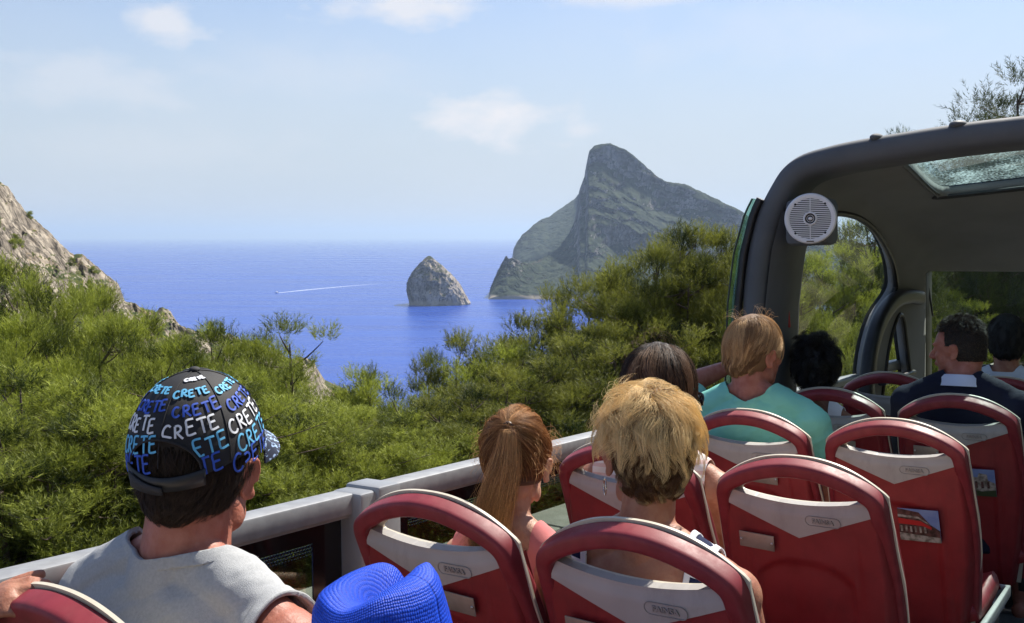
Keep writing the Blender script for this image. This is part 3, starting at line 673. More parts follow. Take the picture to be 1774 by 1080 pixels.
for i, (u, y, D, v) in enumerate(((905, 578, 23, 'b'), (940, 545, 26, 'a'), (1022, 478, 27, 'c'), (1060, 470, 25, 'a'), (1100, 452, 27, 'b'), (1135, 425, 24, 'c'), (1178, 388, 24, 'b'), (1208, 402, 22, 'a'), (1275, 430, 26, 'c'),
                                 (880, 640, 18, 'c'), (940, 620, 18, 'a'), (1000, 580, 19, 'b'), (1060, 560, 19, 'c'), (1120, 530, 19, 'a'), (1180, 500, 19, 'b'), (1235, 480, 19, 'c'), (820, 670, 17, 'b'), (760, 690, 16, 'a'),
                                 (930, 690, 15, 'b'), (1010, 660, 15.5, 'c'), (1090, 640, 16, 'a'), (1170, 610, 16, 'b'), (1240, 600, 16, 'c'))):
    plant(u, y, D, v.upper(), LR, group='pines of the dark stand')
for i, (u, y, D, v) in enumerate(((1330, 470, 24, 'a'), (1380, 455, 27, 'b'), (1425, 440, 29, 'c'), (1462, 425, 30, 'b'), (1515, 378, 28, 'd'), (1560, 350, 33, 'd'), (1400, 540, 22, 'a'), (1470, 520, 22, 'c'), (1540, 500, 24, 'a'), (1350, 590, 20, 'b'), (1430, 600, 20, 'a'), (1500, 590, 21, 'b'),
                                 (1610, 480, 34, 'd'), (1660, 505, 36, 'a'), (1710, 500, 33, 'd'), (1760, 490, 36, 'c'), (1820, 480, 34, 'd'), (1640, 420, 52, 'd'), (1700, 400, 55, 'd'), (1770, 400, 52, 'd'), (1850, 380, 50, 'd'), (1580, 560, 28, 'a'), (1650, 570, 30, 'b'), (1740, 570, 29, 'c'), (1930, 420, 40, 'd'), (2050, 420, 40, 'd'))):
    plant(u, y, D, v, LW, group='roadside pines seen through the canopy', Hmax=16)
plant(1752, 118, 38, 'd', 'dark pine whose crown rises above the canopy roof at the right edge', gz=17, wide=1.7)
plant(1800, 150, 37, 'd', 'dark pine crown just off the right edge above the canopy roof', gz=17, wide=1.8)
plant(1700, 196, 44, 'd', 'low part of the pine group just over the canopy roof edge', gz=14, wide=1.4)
plant(1556, 228, 46, 's', 'thin pine tip barely showing over the middle of the canopy roof', gz=13)
for i in range(40):
    u = r_.uniform(-60, 560); D = r_.uniform(45, 165); x = xpx(u, D); g = ground(x, D); y = 409 - (g + r_.uniform(2.2, 3.8) - H0) / D * FPX
    lim = np.interp(u, [-60, 0, 210, 300, 560], [455, 480, 505, 545, 690])
    if y < lim: continue
    plant(u, y, D, 'abc'[i % 3], LB, group='small pines below the rocky ridge', wide=.7)
# shrubs rooted in the rock
for i in range(44):
    t = r_.uniform(.55, .985); u = r_.uniform(-20, 540); D = np.interp(u, RT[:, 0], RT[:, 2]) * t; x = xpx(u, D); g = ground(x, D)
    y = 409 - (g + r_.uniform(.8, 2.0) - H0) / D * FPX
    plant(u, y, D, 'h', 'low shrub growing on the limestone ridge', name='shrub', group='shrubs on the limestone ridge', cat='shrub', wide=.8, gz=r_.uniform(1.2, 2.2))
# bright bush by the parapet
xg = BUS @ Vector(bat(962, 905, 2, -4.3)); 
bsh = empty('shrub', Matrix.Translation((xg.x - .9, xg.y + .9, road_z(xg.x, xg.y) - .3)) @ Matrix.Diagonal((.55, .55, .62, 1)), label='bright green leafy bush behind the concrete parapet', cat='shrub')
r2 = np.random.default_rng(77); Cc = r2.normal(size=(26, 3)) * [.75, .75, .5] + [0, 0, 1.1]
def leaf_blob(C, n, size, seed):
    r = np.random.default_rng(seed); ci = r.integers(0, len(C), n); d = norm(r.normal(size=(n, 3))); P = C[ci] + d * (.42 * r.random(n) ** .4)[:, None]
    a = norm(np.cross(d, r.normal(size=(n, 3)))); b = norm(np.cross(a, d + r.normal(size=(n, 3)) * .6)); s = size * r.uniform(.6, 1.2, n)[:, None]
    V = np.stack([P - a * s, P + b * s * .5, P + a * s, P - b * s * .5], 1).reshape(-1, 3); return V, np.arange(n * 4).reshape(-1, 4), np.repeat(np.clip(.5 + r.normal(size=n) * .25, 0, 1), 4)
V, F, t = leaf_blob(Cc, 6500, .075, 5); M_LEAF = leaf_mat('bright_leaves', (.05, .12, .015), (.20, .34, .05)); link('crown', crown_mesh('crown', V, F, t, M_LEAF), bsh)
st_ = MB(); [st_.tube(smooth_curve([(0, 0, 0), tuple(c * .5 + np.array([0, 0, .1])), tuple(c)], 3), .018, 5) for c in Cc[:10]]; st_.obj('trunk', M_BARK, bsh)

for lb, L_ in ORD.items():
    for i, (u, o) in enumerate(sorted(L_, key=lambda t: t[0])): o['label'] = lb + ', ' + ordinal(i + 1) + ' from the left'
# ================================================================== BUS
M_RED = mat('seat_red', (.21, .013, .017), .42, col2=(.26, .018, .023), nscale=14, bump=.12, bscale=500, spec=.5, bdist=.002)
M_REDP = mat('handle_red', (.18, .013, .021), .46, col2=(.235, .022, .032), nscale=22, bump=.25, bscale=900, bdist=.001)
M_GREY = mat('seat_grey', (.36, .345, .33), .5, col2=(.41, .395, .38), nscale=10, bump=.1, bscale=400, bdist=.001)
M_CREAM = mat('seat_cream', (.62, .57, .46), .4, col2=(.55, .50, .40), nscale=9)
M_PLATE = mat('plate_beige', (.34, .29, .25), .4, metal=.3, col2=(.28, .24, .2), nscale=30)
M_STEEL = mat('steel', (.55, .55, .55), .3, metal=1)
M_BLACK = mat('black_plastic', (.012, .012, .013), .42, col2=(.02, .02, .021), nscale=20, bump=.1, bscale=300, bdist=.001)
M_RAILT = mat('rail_aluminium', (.25, .255, .265), .5, metal=.3, col2=(.30, .31, .32), nscale=30, stretch=(1, 1, 1), bump=.08, bscale=200, bdist=.001)
M_RAILS = mat('rail_grey_paint', (.24, .25, .26), .4, metal=.2, col2=(.29, .30, .31), nscale=6, bump=.05, bscale=100)
M_SHELL = mat('canopy_grey', (.088, .094, .100), .6, col2=(.11, .116, .122), nscale=5, bump=.25, bscale=700, bdist=.001)
M_LINER = mat('ceiling_liner', (.19, .192, .19), .85, col2=(.22, .222, .218), nscale=3, bump=.15, bscale=900, bdist=.001)
M_FLOOR = mat('floor_vinyl', (.05, .052, .055), .55, col2=(.08, .082, .085), nscale=60, bump=.2, bscale=300)
M_FRIT = mat('black_frit', (.008, .008, .009), .12)
M_WHITEP = mat('speaker_white', (.80, .78, .78), .45, col2=(.74, .72, .72), nscale=20)
M_DARKG = mat('dark_gap', (.02, .02, .022), .8)

def wear(m, amt=.5, dust=(.30, .24, .20), scale=(6, 6, 1.6), lo=.52, hi=.72):
    """scuffs and settled dust: patchy roughness and a thin pale film"""
    nt = m.node_tree; b = nt.nodes['Principled BSDF']; tc = nt.nodes['Texture Coordinate']; oi = nt.nodes.new('ShaderNodeObjectInfo')
    ad = nt.nodes.new('ShaderNodeVectorMath'); ad.operation = 'MULTIPLY_ADD'; ad.inputs[1].default_value = (1, 1, 1); nt.links.new(tc.outputs['Object'], ad.inputs[0])
    cx = nt.nodes.new('ShaderNodeVectorMath'); cx.operation = 'SCALE'; cx.inputs[0].default_value = (37, 21, 11); nt.links.new(oi.outputs['Random'], cx.inputs['Scale']); nt.links.new(cx.outputs[0], ad.inputs[2])
    mp = nt.nodes.new('ShaderNodeMapping'); mp.inputs['Scale'].default_value = scale; nt.links.new(ad.outputs[0], mp.inputs[0])
    n = nt.nodes.new('ShaderNodeTexNoise'); n.inputs['Scale'].default_value = 2.2; n.inputs['Detail'].default_value = 9; n.inputs['Roughness'].default_value = .72; nt.links.new(mp.outputs[0], n.inputs[0])
    r = nt.nodes.new('ShaderNodeMapRange'); r.inputs[1].default_value = lo; r.inputs[2].default_value = hi; r.inputs[3].default_value = 0; r.inputs[4].default_value = amt; nt.links.new(n.outputs[0], r.inputs[0])
    old = b.inputs['Base Color'].links[0].from_socket; mx = nt.nodes.new('ShaderNodeMix'); mx.data_type = 'RGBA'; nt.links.new(r.outputs[0], mx.inputs[0]); nt.links.new(old, mx.inputs[6]); mx.inputs[7].default_value = (*dust, 1)
    nt.links.new(mx.outputs[2], b.inputs['Base Color'])
    r2 = nt.nodes.new('ShaderNodeMapRange'); r2.inputs[1].default_value = .3; r2.inputs[2].default_value = .7; base = b.inputs['Roughness'].default_value; r2.inputs[3].default_value = base - .08; r2.inputs[4].default_value = base + .25
    nt.links.new(n.outputs[0], r2.inputs[0]); nt.links.new(r2.outputs[0], b.inputs['Roughness'])
wear(M_RED, .30, (.06, .02, .018)); wear(M_REDP, .22, (.30, .12, .11)); wear(M_GREY, .35, (.17, .155, .14)); wear(M_RAILT, .4, (.16, .16, .155), (3, 1, 3)); wear(M_SHELL, .25, (.15, .152, .15), (2, 2, 2)); wear(M_CREAM, .4, (.35, .30, .22))
def glass_mat(name, tint, refl=1.0, bumpy=0):
    m = bpy.data.materials.new(name); m.use_nodes = True; nt = m.node_tree; nt.nodes.clear()
    o = nt.nodes.new('ShaderNodeOutputMaterial'); t = nt.nodes.new('ShaderNodeBsdfTransparent'); g = nt.nodes.new('ShaderNodeBsdfGlossy')
    mx = nt.nodes.new('ShaderNodeMixShader'); fr = nt.nodes.new('ShaderNodeFresnel'); fr.inputs['IOR'].default_value = 1.45
    t.inputs['Color'].default_value = (*tint, 1); g.inputs['Roughness'].default_value = .02
    mu = nt.nodes.new('ShaderNodeMath'); mu.operation = 'MULTIPLY'; mu.inputs[1].default_value = refl; mu.use_clamp = True
    nt.links.new(fr.outputs[0], mu.inputs[0]); nt.links.new(mu.outputs[0], mx.inputs[0]); nt.links.new(t.outputs[0], mx.inputs[1]); nt.links.new(g.outputs[0], mx.inputs[2])
    nt.links.new(mx.outputs[0], o.inputs['Surface'])
    if bumpy:
        # wet speckled roof glass: droplets and dust scatter the light
        d = nt.nodes.new('ShaderNodeBsdfTranslucent'); d.inputs['Color'].default_value = (.32, .46, .46, 1)
        d2 = nt.nodes.new('ShaderNodeMixShader')
        tc = nt.nodes.new('ShaderNodeTexCoord'); v = nt.nodes.new('ShaderNodeTexNoise'); v.inputs['Scale'].default_value = 95; v.inputs['Detail'].default_value = 3
        v2 = nt.nodes.new('ShaderNodeTexNoise'); v2.inputs['Scale'].default_value = 4; v2.inputs['Detail'].default_value = 5
        ad = nt.nodes.new('ShaderNodeMath'); ad.operation = 'ADD'; rp = nt.nodes.new('ShaderNodeMapRange')
        rp.inputs[1].default_value = .95; rp.inputs[2].default_value = 1.25; rp.inputs[3].default_value = .04; rp.inputs[4].default_value = .6
        nt.links.new(tc.outputs['Object'], v.inputs[0]); nt.links.new(tc.outputs['Object'], v2.inputs[0])
        nt.links.new(v.outputs[0], ad.inputs[0]); nt.links.new(v2.outputs[0], ad.inputs[1]); nt.links.new(ad.outputs[0], rp.inputs[0])
        nt.links.new(rp.outputs[0], d2.inputs[0]); nt.links.new(mx.outputs[0], d2.inputs[1]); nt.links.new(d.outputs[0], d2.inputs[2]); nt.links.new(d2.outputs[0], o.inputs['Surface'])
    return m
M_GLASS = glass_mat('window_glass', (.92, .97, .93), .14)
M_GLASSD = glass_mat('side_panel_glass', (.72, .76, .72), .25)
M_GLASSE = glass_mat('green_edge_glass', (.60, .80, .72), .45)
M_GLASSR = glass_mat('roof_glass', (.60, .80, .80), .6, 1)
M_GLASSW = glass_mat('windscreen_glass', (.90, .94, .90), .12)

bus = empty('tour_bus', BUS, label='open-top tour bus upper deck with grey side rail and a glazed front canopy', cat='bus')
XC, FLZ = -.74, -1.63
RX, RZ = -1.976, -.533            # rail outer top line
# floor
MB().box((XC, 2.6, FLZ - .05), (2.40, 9.0, .1)).obj('deck_floor', M_FLOOR, bus)
# lower body and chassis (below the deck, seen only from aside)
lb = MB().box((XC, 2.6, -3.0), (2.46, 9.0, 2.2), bev=.05)
lb.obj('lower_body', mat('body_red', (.35, .02, .025), .25, coat=.5), bus)
for yy in (-.9, 5.6):
    for xx in (-1.93, .45):
        wv = MB(); a = np.linspace(0, 2 * np.pi, 28, endpoint=False)
        prof = [(-.13, .32), (-.15, .44), (-.12, .48), (.12, .48), (.15, .44), (.13, .32)]
        V = [(xx + p[0], yy + p[1] * math.cos(t), -3.75 + p[1] * math.sin(t)) for t in a for p in prof]; k = 6
        F = [(i * k + j, i * k + (j + 1) % k, ((i + 1) % 28) * k + (j + 1) % k, ((i + 1) % 28) * k + j) for i in range(28) for j in range(k)]
        wo = MB().add(V, F).obj('wheel', M_BLACK, bus)
        MB().sweep([(xx - .1, yy, -3.75), (xx + .1, yy, -3.75)], .33 * np.stack([np.cos(a), np.sin(a)], 1)).obj('rim', M_STEEL, wo)

# --- side wall: lower grey wall, glass panels, posts and rail (both sides) ---
def side(sx, y0, y1, posts):
    s = 1 if sx < XC else -1                                   # inward direction
    X = sx
    MB().box((X + s * .03, (y0 + y1) / 2, -1.38), (.06, y1 - y0, .5)).obj('side_wall', M_RAILS, bus)
    # rail
    prof = rrect(.074, .054, .006, 3) + np.array([0, -.031])
    r = MB().sweep([(X + s * .042, y, RZ) for y in np.linspace(y0, y1, 24)], prof); r.obj('rail', M_RAILT, bus)
    # thin grey strip under the rail
    MB().box((X + s * .052, (y0 + y1) / 2, RZ - .060), (.030, y1 - y0, .012)).obj('rail_channel', M_RAILS, bus)
    ps = sorted(posts)
    for p in ps:
        po = MB().box((X + s * .055, p, (RZ - .01 - 1.63) / 2 + .004), (.11, .155, 1.63 + RZ), bev=.012).obj('rail_post', M_RAILS, bus)
        MB().ell((X + s * .114, p - .055, RZ - .05), (.004, .009, .009)).obj('screw', M_STEEL, po)
        MB().box((X + s * .06, p + .02, (RZ - .004 - 1.63) / 2 + .008), (.125, .085, 1.63 + RZ + .006), bev=.010).obj('post_cover', M_RAILS, po)
    ends = [y0] + ps + [y1]
    for a, b in zip(ends[:-1], ends[1:]):
        a += .08; b -= .08
        if b - a < .3: continue
        g = MB().box((X + s * .03, (a + b) / 2, -.855), (.008, b - a, .54)).obj('glass_panel', M_GLASSD, bus)
        f = MB(); zt, zb = -.592, -1.12
        for (cy, cz, dy, dz) in ((a + .05, (zt + zb) / 2, .1, zt - zb), (b - .05, (zt + zb) / 2, .1, zt - zb), ((a + b) / 2, zt - .028, b - a - .2, .056), ((a + b) / 2, zb + .03, b - a - .2, .06)):
            f.box((X + s * .037, cy, cz), (.005, dy, dz))
        # halftone dots fading the frit into the glass
        for iy in range(int((b - a - .2) / .010)):
            for k in range(4):
                y = a + .107 + iy * .010 + (k % 2) * .005; f.box((X + s * .037, y, zt - .062 - k * .0075), (.004, .0058 - k * .0011, .0058 - k * .0011))
        f.obj('glass_border', M_FRIT, g)
side(RX, -1.0, 4.42, [.10, 2.02])
side(XC * 2 - RX, -1.0, 4.42, [.10, 2.02])
MB().box((XC, -1.0, -1.1), (2.4, .06, 1.1)).obj('rear_wall', M_RAILS, bus)

# --- canopy: outer shell lofted from the hoop forwards ---
HX = [(-1.905, -1.63), (-1.915, -.9), (-1.91, -.5), (-1.895, -.11), (-1.868, .118), (-1.82, .297), (-1.755, .42), (-1.70, .49), (-1.62, .535), (-1.50, .560), (-1.41, .572), (-1.255, .586), (-.965, .606), (-.74, .612)]
HXs = smooth_curve(HX, 5)
def section(Y, inset=0.):
    """cross section (x,z) at Y, mirrored over the bus centre"""
    t = np.clip((Y - 4.45) / 2.6, 0, 1)
    drop = .52 * t ** 2.1; side_in = .14 * t ** 2.5
    P = HXs.copy()
    P[:, 0] += side_in
    w = sstep(-.55, .5, P[:, 1]); P[:, 1] -= drop * w * np.clip((P[:, 1] + .6) / 1.15, 0, 1) ** .6
    if inset:
        T = np.gradient(P, axis=0); T /= np.linalg.norm(T, axis=1)[:, None]
        N = np.stack([T[:, 1], -T[:, 0]], 1); P = P + inset * N
    Q = P[::-1][1:].copy(); Q[:, 0] = 2 * XC - Q[:, 0]
    return np.concatenate([P, Q])
def loft(Ys, inset):
    S = [section(Y, inset) for Y in Ys]; n = len(S[0])
    V = np.array([[x, Y, z] for Y, s_ in zip(Ys, S) for x, z in s_])
    return V, grid_faces(len(Ys), n)
WIN_A = smooth_curve([(1384, 432), (1377, 480), (1366, 560), (1354, 640), (1346, 712), (1420, 722), (1494, 712), (1499, 640), (1507, 590), (1522, 545), (1549, 505), (1551, 480), (1545, 452), (1532, 424), (1512, 396), (1485, 377), (1450, 370), (1415, 380), (1392, 405)], 6, True)
WIN_B = smooth_curve([(1531, 705), (1534, 640), (1543, 585), (1556, 548), (1564, 552), (1569, 590), (1575, 640), (1579, 705)], 6, True)
ROOF_G = np.array([(1559, 278), (1575, 292), (1608, 325), (1624, 337), (1640, 341), (1900, 312), (2300, 272), (2300, 165), (1774, 250)], float)
Ysh = np.concatenate([np.linspace(4.60, 6.9, 60), [6.95, 7.0, 7.03]])
def pxof(V):
    Q = np.array(V); return bproj(Q)
Vi, Fi = loft(Ysh, .075); P2 = pxof(Vi)
left = Vi[:, 0] < XC - .75
side_reg = Vi[:, 0] < -1.2
fA = np.where(side_reg & (Vi[:, 2] < .56), -poly_sd(P2, WIN_A), 50); fB = np.where(side_reg, -poly_sd(P2, WIN_B), 50)
fR = np.where((Vi[:, 2] > .18) & (Vi[:, 0] > -1.55), -poly_sd(P2, ROOF_G), 50)
# mirror openings for the far side
Vm = Vi.copy(); Vm[:, 0] = 2 * XC - Vm[:, 0]; Pm = pxof(Vm); mreg = (Vm[:, 0] < -1.2) & (Vm[:, 2] < .50)
fM = np.where(mreg, -poly_sd(Pm, WIN_A), 50); fM2 = np.where(mreg, -poly_sd(Pm, WIN_B), 50)
fW = np.where(Vi[:, 1] > 6.3, -poly_sd(P2, np.array([(1604, 470), (2700, 478), (2700, 900), (1603, 780)])), 50)
f = np.minimum.reduce([fA, fB, fR, fM, fM2, fW])
V, F = clip_tris(Vi, Fi, f)
me = mesh_from('canopy_lining', V, F, 50, [M_LINER]); me = evaluated(me, [('SOLIDIFY', dict(thickness=.05, offset=1))])
lin = link('canopy_lining', me, bus)
# outer skin follows the same openings, a little wider
Vo, Fo = loft(Ysh, .0); Vq, _ = loft(Ysh, .075); fo = f - 1.5
V, F = clip_tris(Vo, Fo, fo); link('canopy_skin', mesh_from('canopy_skin', V, F, 50, [M_SHELL]), bus)
# black rubber round the side window opening: tube along the outline, sitting on the lining
from mathutils.bvhtree import BVHTree
_bvh = BVHTree.FromPolygons([tuple(v) for v in Vi], [tuple(int(i) for i in q) for q in Fi])
def on_lining(px):
    """3D points where an image outline meets the lining surface"""
    out = []
    for p in px:
        d = Vector(bray(*p)).normalized(); o_ = d * 4.62 if False else Vector((0, 0, 0)); h = _bvh.ray_cast(o_, d)
        if h[0] is not None: out.append(np.array(h[0]))
    return np.array(out)
MB().tube(on_lining(WIN_A), .016, 8, closed=True).obj('window_seal', M_BLACK, bus)
MB().tube(on_lining(WIN_B), .014, 8, closed=True).obj('window_seal', M_BLACK, bus)
# glass of side windows + quarter light, offset outwards
Vg, Fg = loft(Ysh, .02)
for nm, reg, pol in (('side_window', side_reg & (Vi[:, 2] < .56), WIN_A), ('quarter_window', side_reg, WIN_B)):
    fg = np.where(reg, poly_sd(P2, pol) + 5, -50)
    V, F = clip_tris(Vg, Fg, fg); link(nm, mesh_from(nm, V, F, 60, [M_GLASS]), bus)
    fg = np.where(mreg, poly_sd(Pm, pol) + 5, -50)
    V, F = clip_tris(Vg, Fg, fg); link(nm, mesh_from(nm, V, F, 60, [M_GLASS]), bus)
fg = np.where((Vi[:, 2] > .18) & (Vi[:, 0] > -1.55), poly_sd(P2, ROOF_G) + 5, -50)
V, F = clip_tris(Vg, Fg, fg); link('roof_window', mesh_from('roof_window', V, F, 60, [M_GLASSR]), bus)
# roof window seal
MB().tube(smooth_curve(on_lining(ROOF_G[:6]), 5), .012, 8).obj('roof_window_seal', M_BLACK, bus)

# --- hoop at the rear edge: broad moulded arch ---
So = section(4.45, -.012); Si = section(4.45, .088); n = len(So)
hp = MB(); V = []
for (P, Y) in ((section(4.60, -.0), 4.60), (section(4.47, -.012), 4.47), (section(4.43, .004), 4.43), (section(4.42, .03), 4.42), (section(4.43, .075), 4.43), (section(4.46, .095), 4.46), (section(4.64, .10), 4.64)):
    V += [[x, Y, z] for x, z in P]
F = []
for r in range(6):
    for j in range(n - 1): F.append((r * n + j, r * n + j + 1, (r + 1) * n + j + 1, (r + 1) * n + j))
hp.add(V, F).obj('hoop', M_SHELL, bus, smooth=60)
# inner cheek of the hoop pillar: broad dark reveal
ck = MB(); zz = np.linspace(-1.6, .30, 24)
def side_x(z, ins=.0): return np.interp(z, [p[1] for p in HX[:8]], [p[0] for p in HX[:8]]) + ins
V = []; prof = [(.10, 4.45), (.155, 4.50), (.155, 4.66), (.08, 4.93)]
for z in zz:
    for (ins, Y) in prof: V.append((side_x(z, ins), Y, z))
F = [(i * 4 + j, i * 4 + j + 1, (i + 1) * 4 + j + 1, (i + 1) * 4 + j) for i in range(23) for j in range(3)]
ck.add(V, F).obj('hoop_pillar', mat('pillar_dark', (.07, .073, .077), .55, col2=(.085, .088, .092), nscale=5), bus, smooth=60)
# raised beads along the top of the hoop
for (x, w) in ((-1.31, .026), (-.99, .035), (-.50, .035)):
    z = np.interp(x, HXs[:, 0][20:], HXs[:, 1][20:]) if x < XC else .606
    MB().ell((x, 4.47, z + .006), (w, .06 if w < .05 else .11, .018 if w < .05 else .040), seg=24).obj('roof_bead', M_SHELL, bus, smooth=60)
# green edge of the outer side glass standing behind the hoop, with black seal
zz = np.linspace(-.60, .36, 26)
g = MB(); V = []
for z in zz: 
    x = side_x(z, -.035); w = .042 * (1 - max(0, (z + .2) / .6) ** 2 * .75)
    V += [(x - .012, 4.42 - w, z), (x - .012, 4.52, z)]
F = [(2 * i, 2 * i + 1, 2 * i + 3, 2 * i + 2) for i in range(25)]
me = evaluated(mesh_from('edge_glass', V, F, 60, [M_GLASSE]), [('SOLIDIFY', dict(thickness=.006))]); eg = link('edge_glass', me, bus)
MB().sweep([(side_x(z, -.018), 4.43, z) for z in zz], rrect(.03, .04, .008), up=(0, 1, 0)).obj('glass_seal', M_BLACK, bus)
MB().tube([V[2 * i] for i in range(26)], .004, 6).obj('glass_trim', M_BLACK, eg)

# --- front: header, A pillars, windscreen, dash, arch round the quarter window ---
WY = 7.03
Sf = section(WY, .075); top = [p for p in Sf if p[1] > -.4]
zt = .048
hd = MB(); hd.box((XC, WY + .01, zt + .05), (1.98, .05, .10), bev=.01); hd.obj('windscreen_header', M_LINER, bus)
MB().box((XC, WY + .03, -.42), (2.0, .008, .94)).obj('windscreen', M_GLASSW, bus)
for s_, x in ((1, -1.775), (-1, 2 * XC + 1.775)):
    MB().box((x, WY - .05, -.62), (.11, .16, 1.5), bev=.02).obj('windscreen_pillar', M_BLACK, bus)
MB().box((XC, WY - .14, -1.25), (2.1, .4, .78), bev=.05).obj('dash', M_BLACK, bus)
MB().box((XC, WY + .06, -1.25), (2.16, .08, .76)).obj('front_wall', M_RAILS, bus)
arch = [(1499, 720), (1503, 650), (1510, 600), (1524, 556), (1547, 523), (1572, 514), (1592, 516)]
a3 = [bat(u, v, 0, -1.70) for u, v in arch]
MB().sweep(smooth_curve(a3, 6), rrect(.085, .075, .025, 4), up=(1, 0, 0)).obj('window_arch', M_BLACK, bus, smooth=60)
mid = [bat(1528, 664, 0, -1.74), bat(1581, 645, 0, -1.74)]
MB().sweep(mid, rrect(.03, .045, .01), up=(1, 0, 0)).obj('quarter_bar', M_BLACK, bus)
MB().tube([bat(1606, 478, 1, WY - .05), bat(1616, 548, 1, WY - .05)], .006, 6).obj('wiper_arm', M_BLACK, bus)
# black screen mount bar in front of the windscreen
b0, b1 = bat(1702, 641, 1, 6.2), bat(1764, 641, 1, 6.2)
MB().sweep([b0, b1], rrect(.05, .055, .015), up=(0, 0, 1)).obj('grab_bar', M_BLACK, bus)
b2 = bat(1757, 641, 1, 6.2); MB().box((b2[0], 6.2, b2[2] + .14), (.05, .04, .30), bev=.01).obj('bar_post', M_BLACK, bus)
# stickers and hammer on the hoop pillar
def card(name, u0, v0, u1, v1, Y, mats, parent, detail=None, ax=1, th=.004):
    a = bat(u0, v0, ax, Y); b = bat(u1, v1, ax, Y); c = (a + b) / 2; w = abs(b[0] - a[0]) if ax == 1 else abs(b[1] - a[1]); h = abs(a[2] - b[2])
    d = (w, th, h) if ax == 1 else (th, w, h)
    return MB().box(c, d).obj(name, mats, parent), c, w, h
M_STK = mat('sticker_paper', (.38, .33, .27), .6); M_STKT = mat('sticker_ink', (.10, .07, .05), .6)
st, c, w, h = card('warning_sticker', 1350, 502, 1362, 521, 4.62, M_STK, bus)
tx = MB()
for k in range(5): tx.box((c[0], c[1] - .004, c[2] + h * (.36 - k * .17)), (w * (.75 - .1 * (k % 2)), .002, h * .07))
tx.obj('sticker_text', M_STKT, st)
M_HR = mat('hammer_red', (.28, .02, .02), .4)
hb = bat(1356, 535, 1, 4.60)
hm = MB().box(hb, (.05, .03, .03), bev=.005); hm.cap(hb + [.022, 0, .002], hb + [.03, 0, -.08], .008, .007); hm.obj('escape_hammer', [M_HR], bus)
sp_, c, w, h = card('pillar_sticker', 1582, 483, 1592, 502, 6.9, mat('sticker_white', (.55, .53, .5), .5), bus)
tx = MB(); tx.box((c[0] - w * .2, c[1] - .004, c[2]), (w * .25, .002, h * .6)); tx.box((c[0] + w * .2, c[1] - .004, c[2] + h * .1), (w * .2, .002, h * .5)); tx.obj('sticker_mark', M_STKT, sp_)
MB().sweep([(-1.86, 6.0, -.53), (-1.82, 7.0, -.53)], rrect(.07, .06, .015)).obj('front_ledge', M_RAILS, bus)
MB().sweep([(-1.87, 4.6, -.56), (-1.86, 6.0, -.56)], rrect(.07, .05, .015)).obj('front_ledge', M_RAILS, bus)

# --- loudspeaker ---
SPY = 4.36; spc = bat(1404, 379, 1, SPY); spr = .107
spk = empty('loudspeaker', BUS @ Matrix.Translation(spc), label='round white loudspeaker screwed to the upper corner of the grey canopy arch', cat='loudspeaker')
fwd_to_cam = Vector(-spc).normalized(); fwd_to_cam = Vector((fwd_to_cam.x * .75, fwd_to_cam.y, fwd_to_cam.z * .6)).normalized()
RS = fwd_to_cam.to_track_quat('Y', 'Z').to_matrix().to_4x4()      # local +y faces out
def ring(r0, r1, y0, y1, k=56):
    a = np.linspace(0, 2 * np.pi, k, endpoint=False); m_ = (r0 + r1) / 2
    prof = [(r0, y0), (r0, y1 - .003), (r0 + (r1 - r0) * .25, y1), (r0 + (r1 - r0) * .8, y1 - .002), (r1, y1 - .010), (r1, y0)]
    V = [(p[0] * math.cos(t), p[1], p[0] * math.sin(t)) for t in a for p in prof]
    F = [(i * 6 + j, ((i + 1) % k) * 6 + j, ((i + 1) % k) * 6 + (j + 1) % 6, i * 6 + (j + 1) % 6) for i in range(k) for j in range(6)]
    return V, F
def sobj(mb, name, m, parent=spk, smooth=40):
    o = mb.obj(name, m, parent, smooth); o.matrix_local = RS; return o
b = MB(); a = np.linspace(0, 2 * np.pi, 56, endpoint=False)
b.sweep([(0, -.10, 0), (0, .0, 0)], (spr - .006) * np.stack([np.cos(a), np.sin(a)], 1)); sobj(b, 'housing', M_SHELL)
b = MB(); b.add(*ring(spr * .80, spr, -.004, .016)); sobj(b, 'bezel', M_WHITEP)
b = MB(); b.sweep([(0, .0, 0), (0, .003, 0)], (spr * .82) * np.stack([np.cos(a), np.sin(a)], 1)); sobj(b, 'cone', M_DARKG)
for k in range(21):
    z = (k - 10) / 10.6 * spr * .80; w = 2 * math.sqrt(max((spr * .81) ** 2 - z * z, 0))
    if abs(z) < spr * .235:
        x0 = math.sqrt((spr * .25) ** 2 - z * z)
        for sx in (-1, 1): sobj(MB().box((sx * (x0 + w / 2) / 2, .011, z), (w / 2 - x0, .005, .0042)), 'slat', M_WHITEP)
    else: sobj(MB().box((0, .011, z), (w, .005, .0042)), 'slat', M_WHITEP)
for sz in (-1, 1): sobj(MB().box((0, .0125, sz * spr * .53), (.0035, .005, spr * .56)), 'spoke', M_WHITEP)
b = MB(); b.add(*ring(spr * .20, spr * .275, .002, .019, 40)); b.add(*ring(spr * .12, spr * .15, .002, .013, 30)); b.ell((0, .008, 0), (spr * .09, .008, spr * .07)); sobj(b, 'tweeter', M_WHITEP)
b = MB().box((0, .0165, -spr * .90), (.03, .002, .005)); sobj(b, 'name_strip', M_STKT)
for sx in (-1, 1):
    for sz in (-1, 1):
        b = MB().ell((sx * spr * .57, .0145, sz * spr * .57), (.005, .003, .005), seg=10); sobj(b, 'screw', M_DARKG)
# bracket box behind the speaker
bb = MB().box(Vector(spc) + Vector((-.03, .10, -.01)), (.20, .14, .20), bev=.03); bb.obj('speaker_box', M_SHELL, bus)

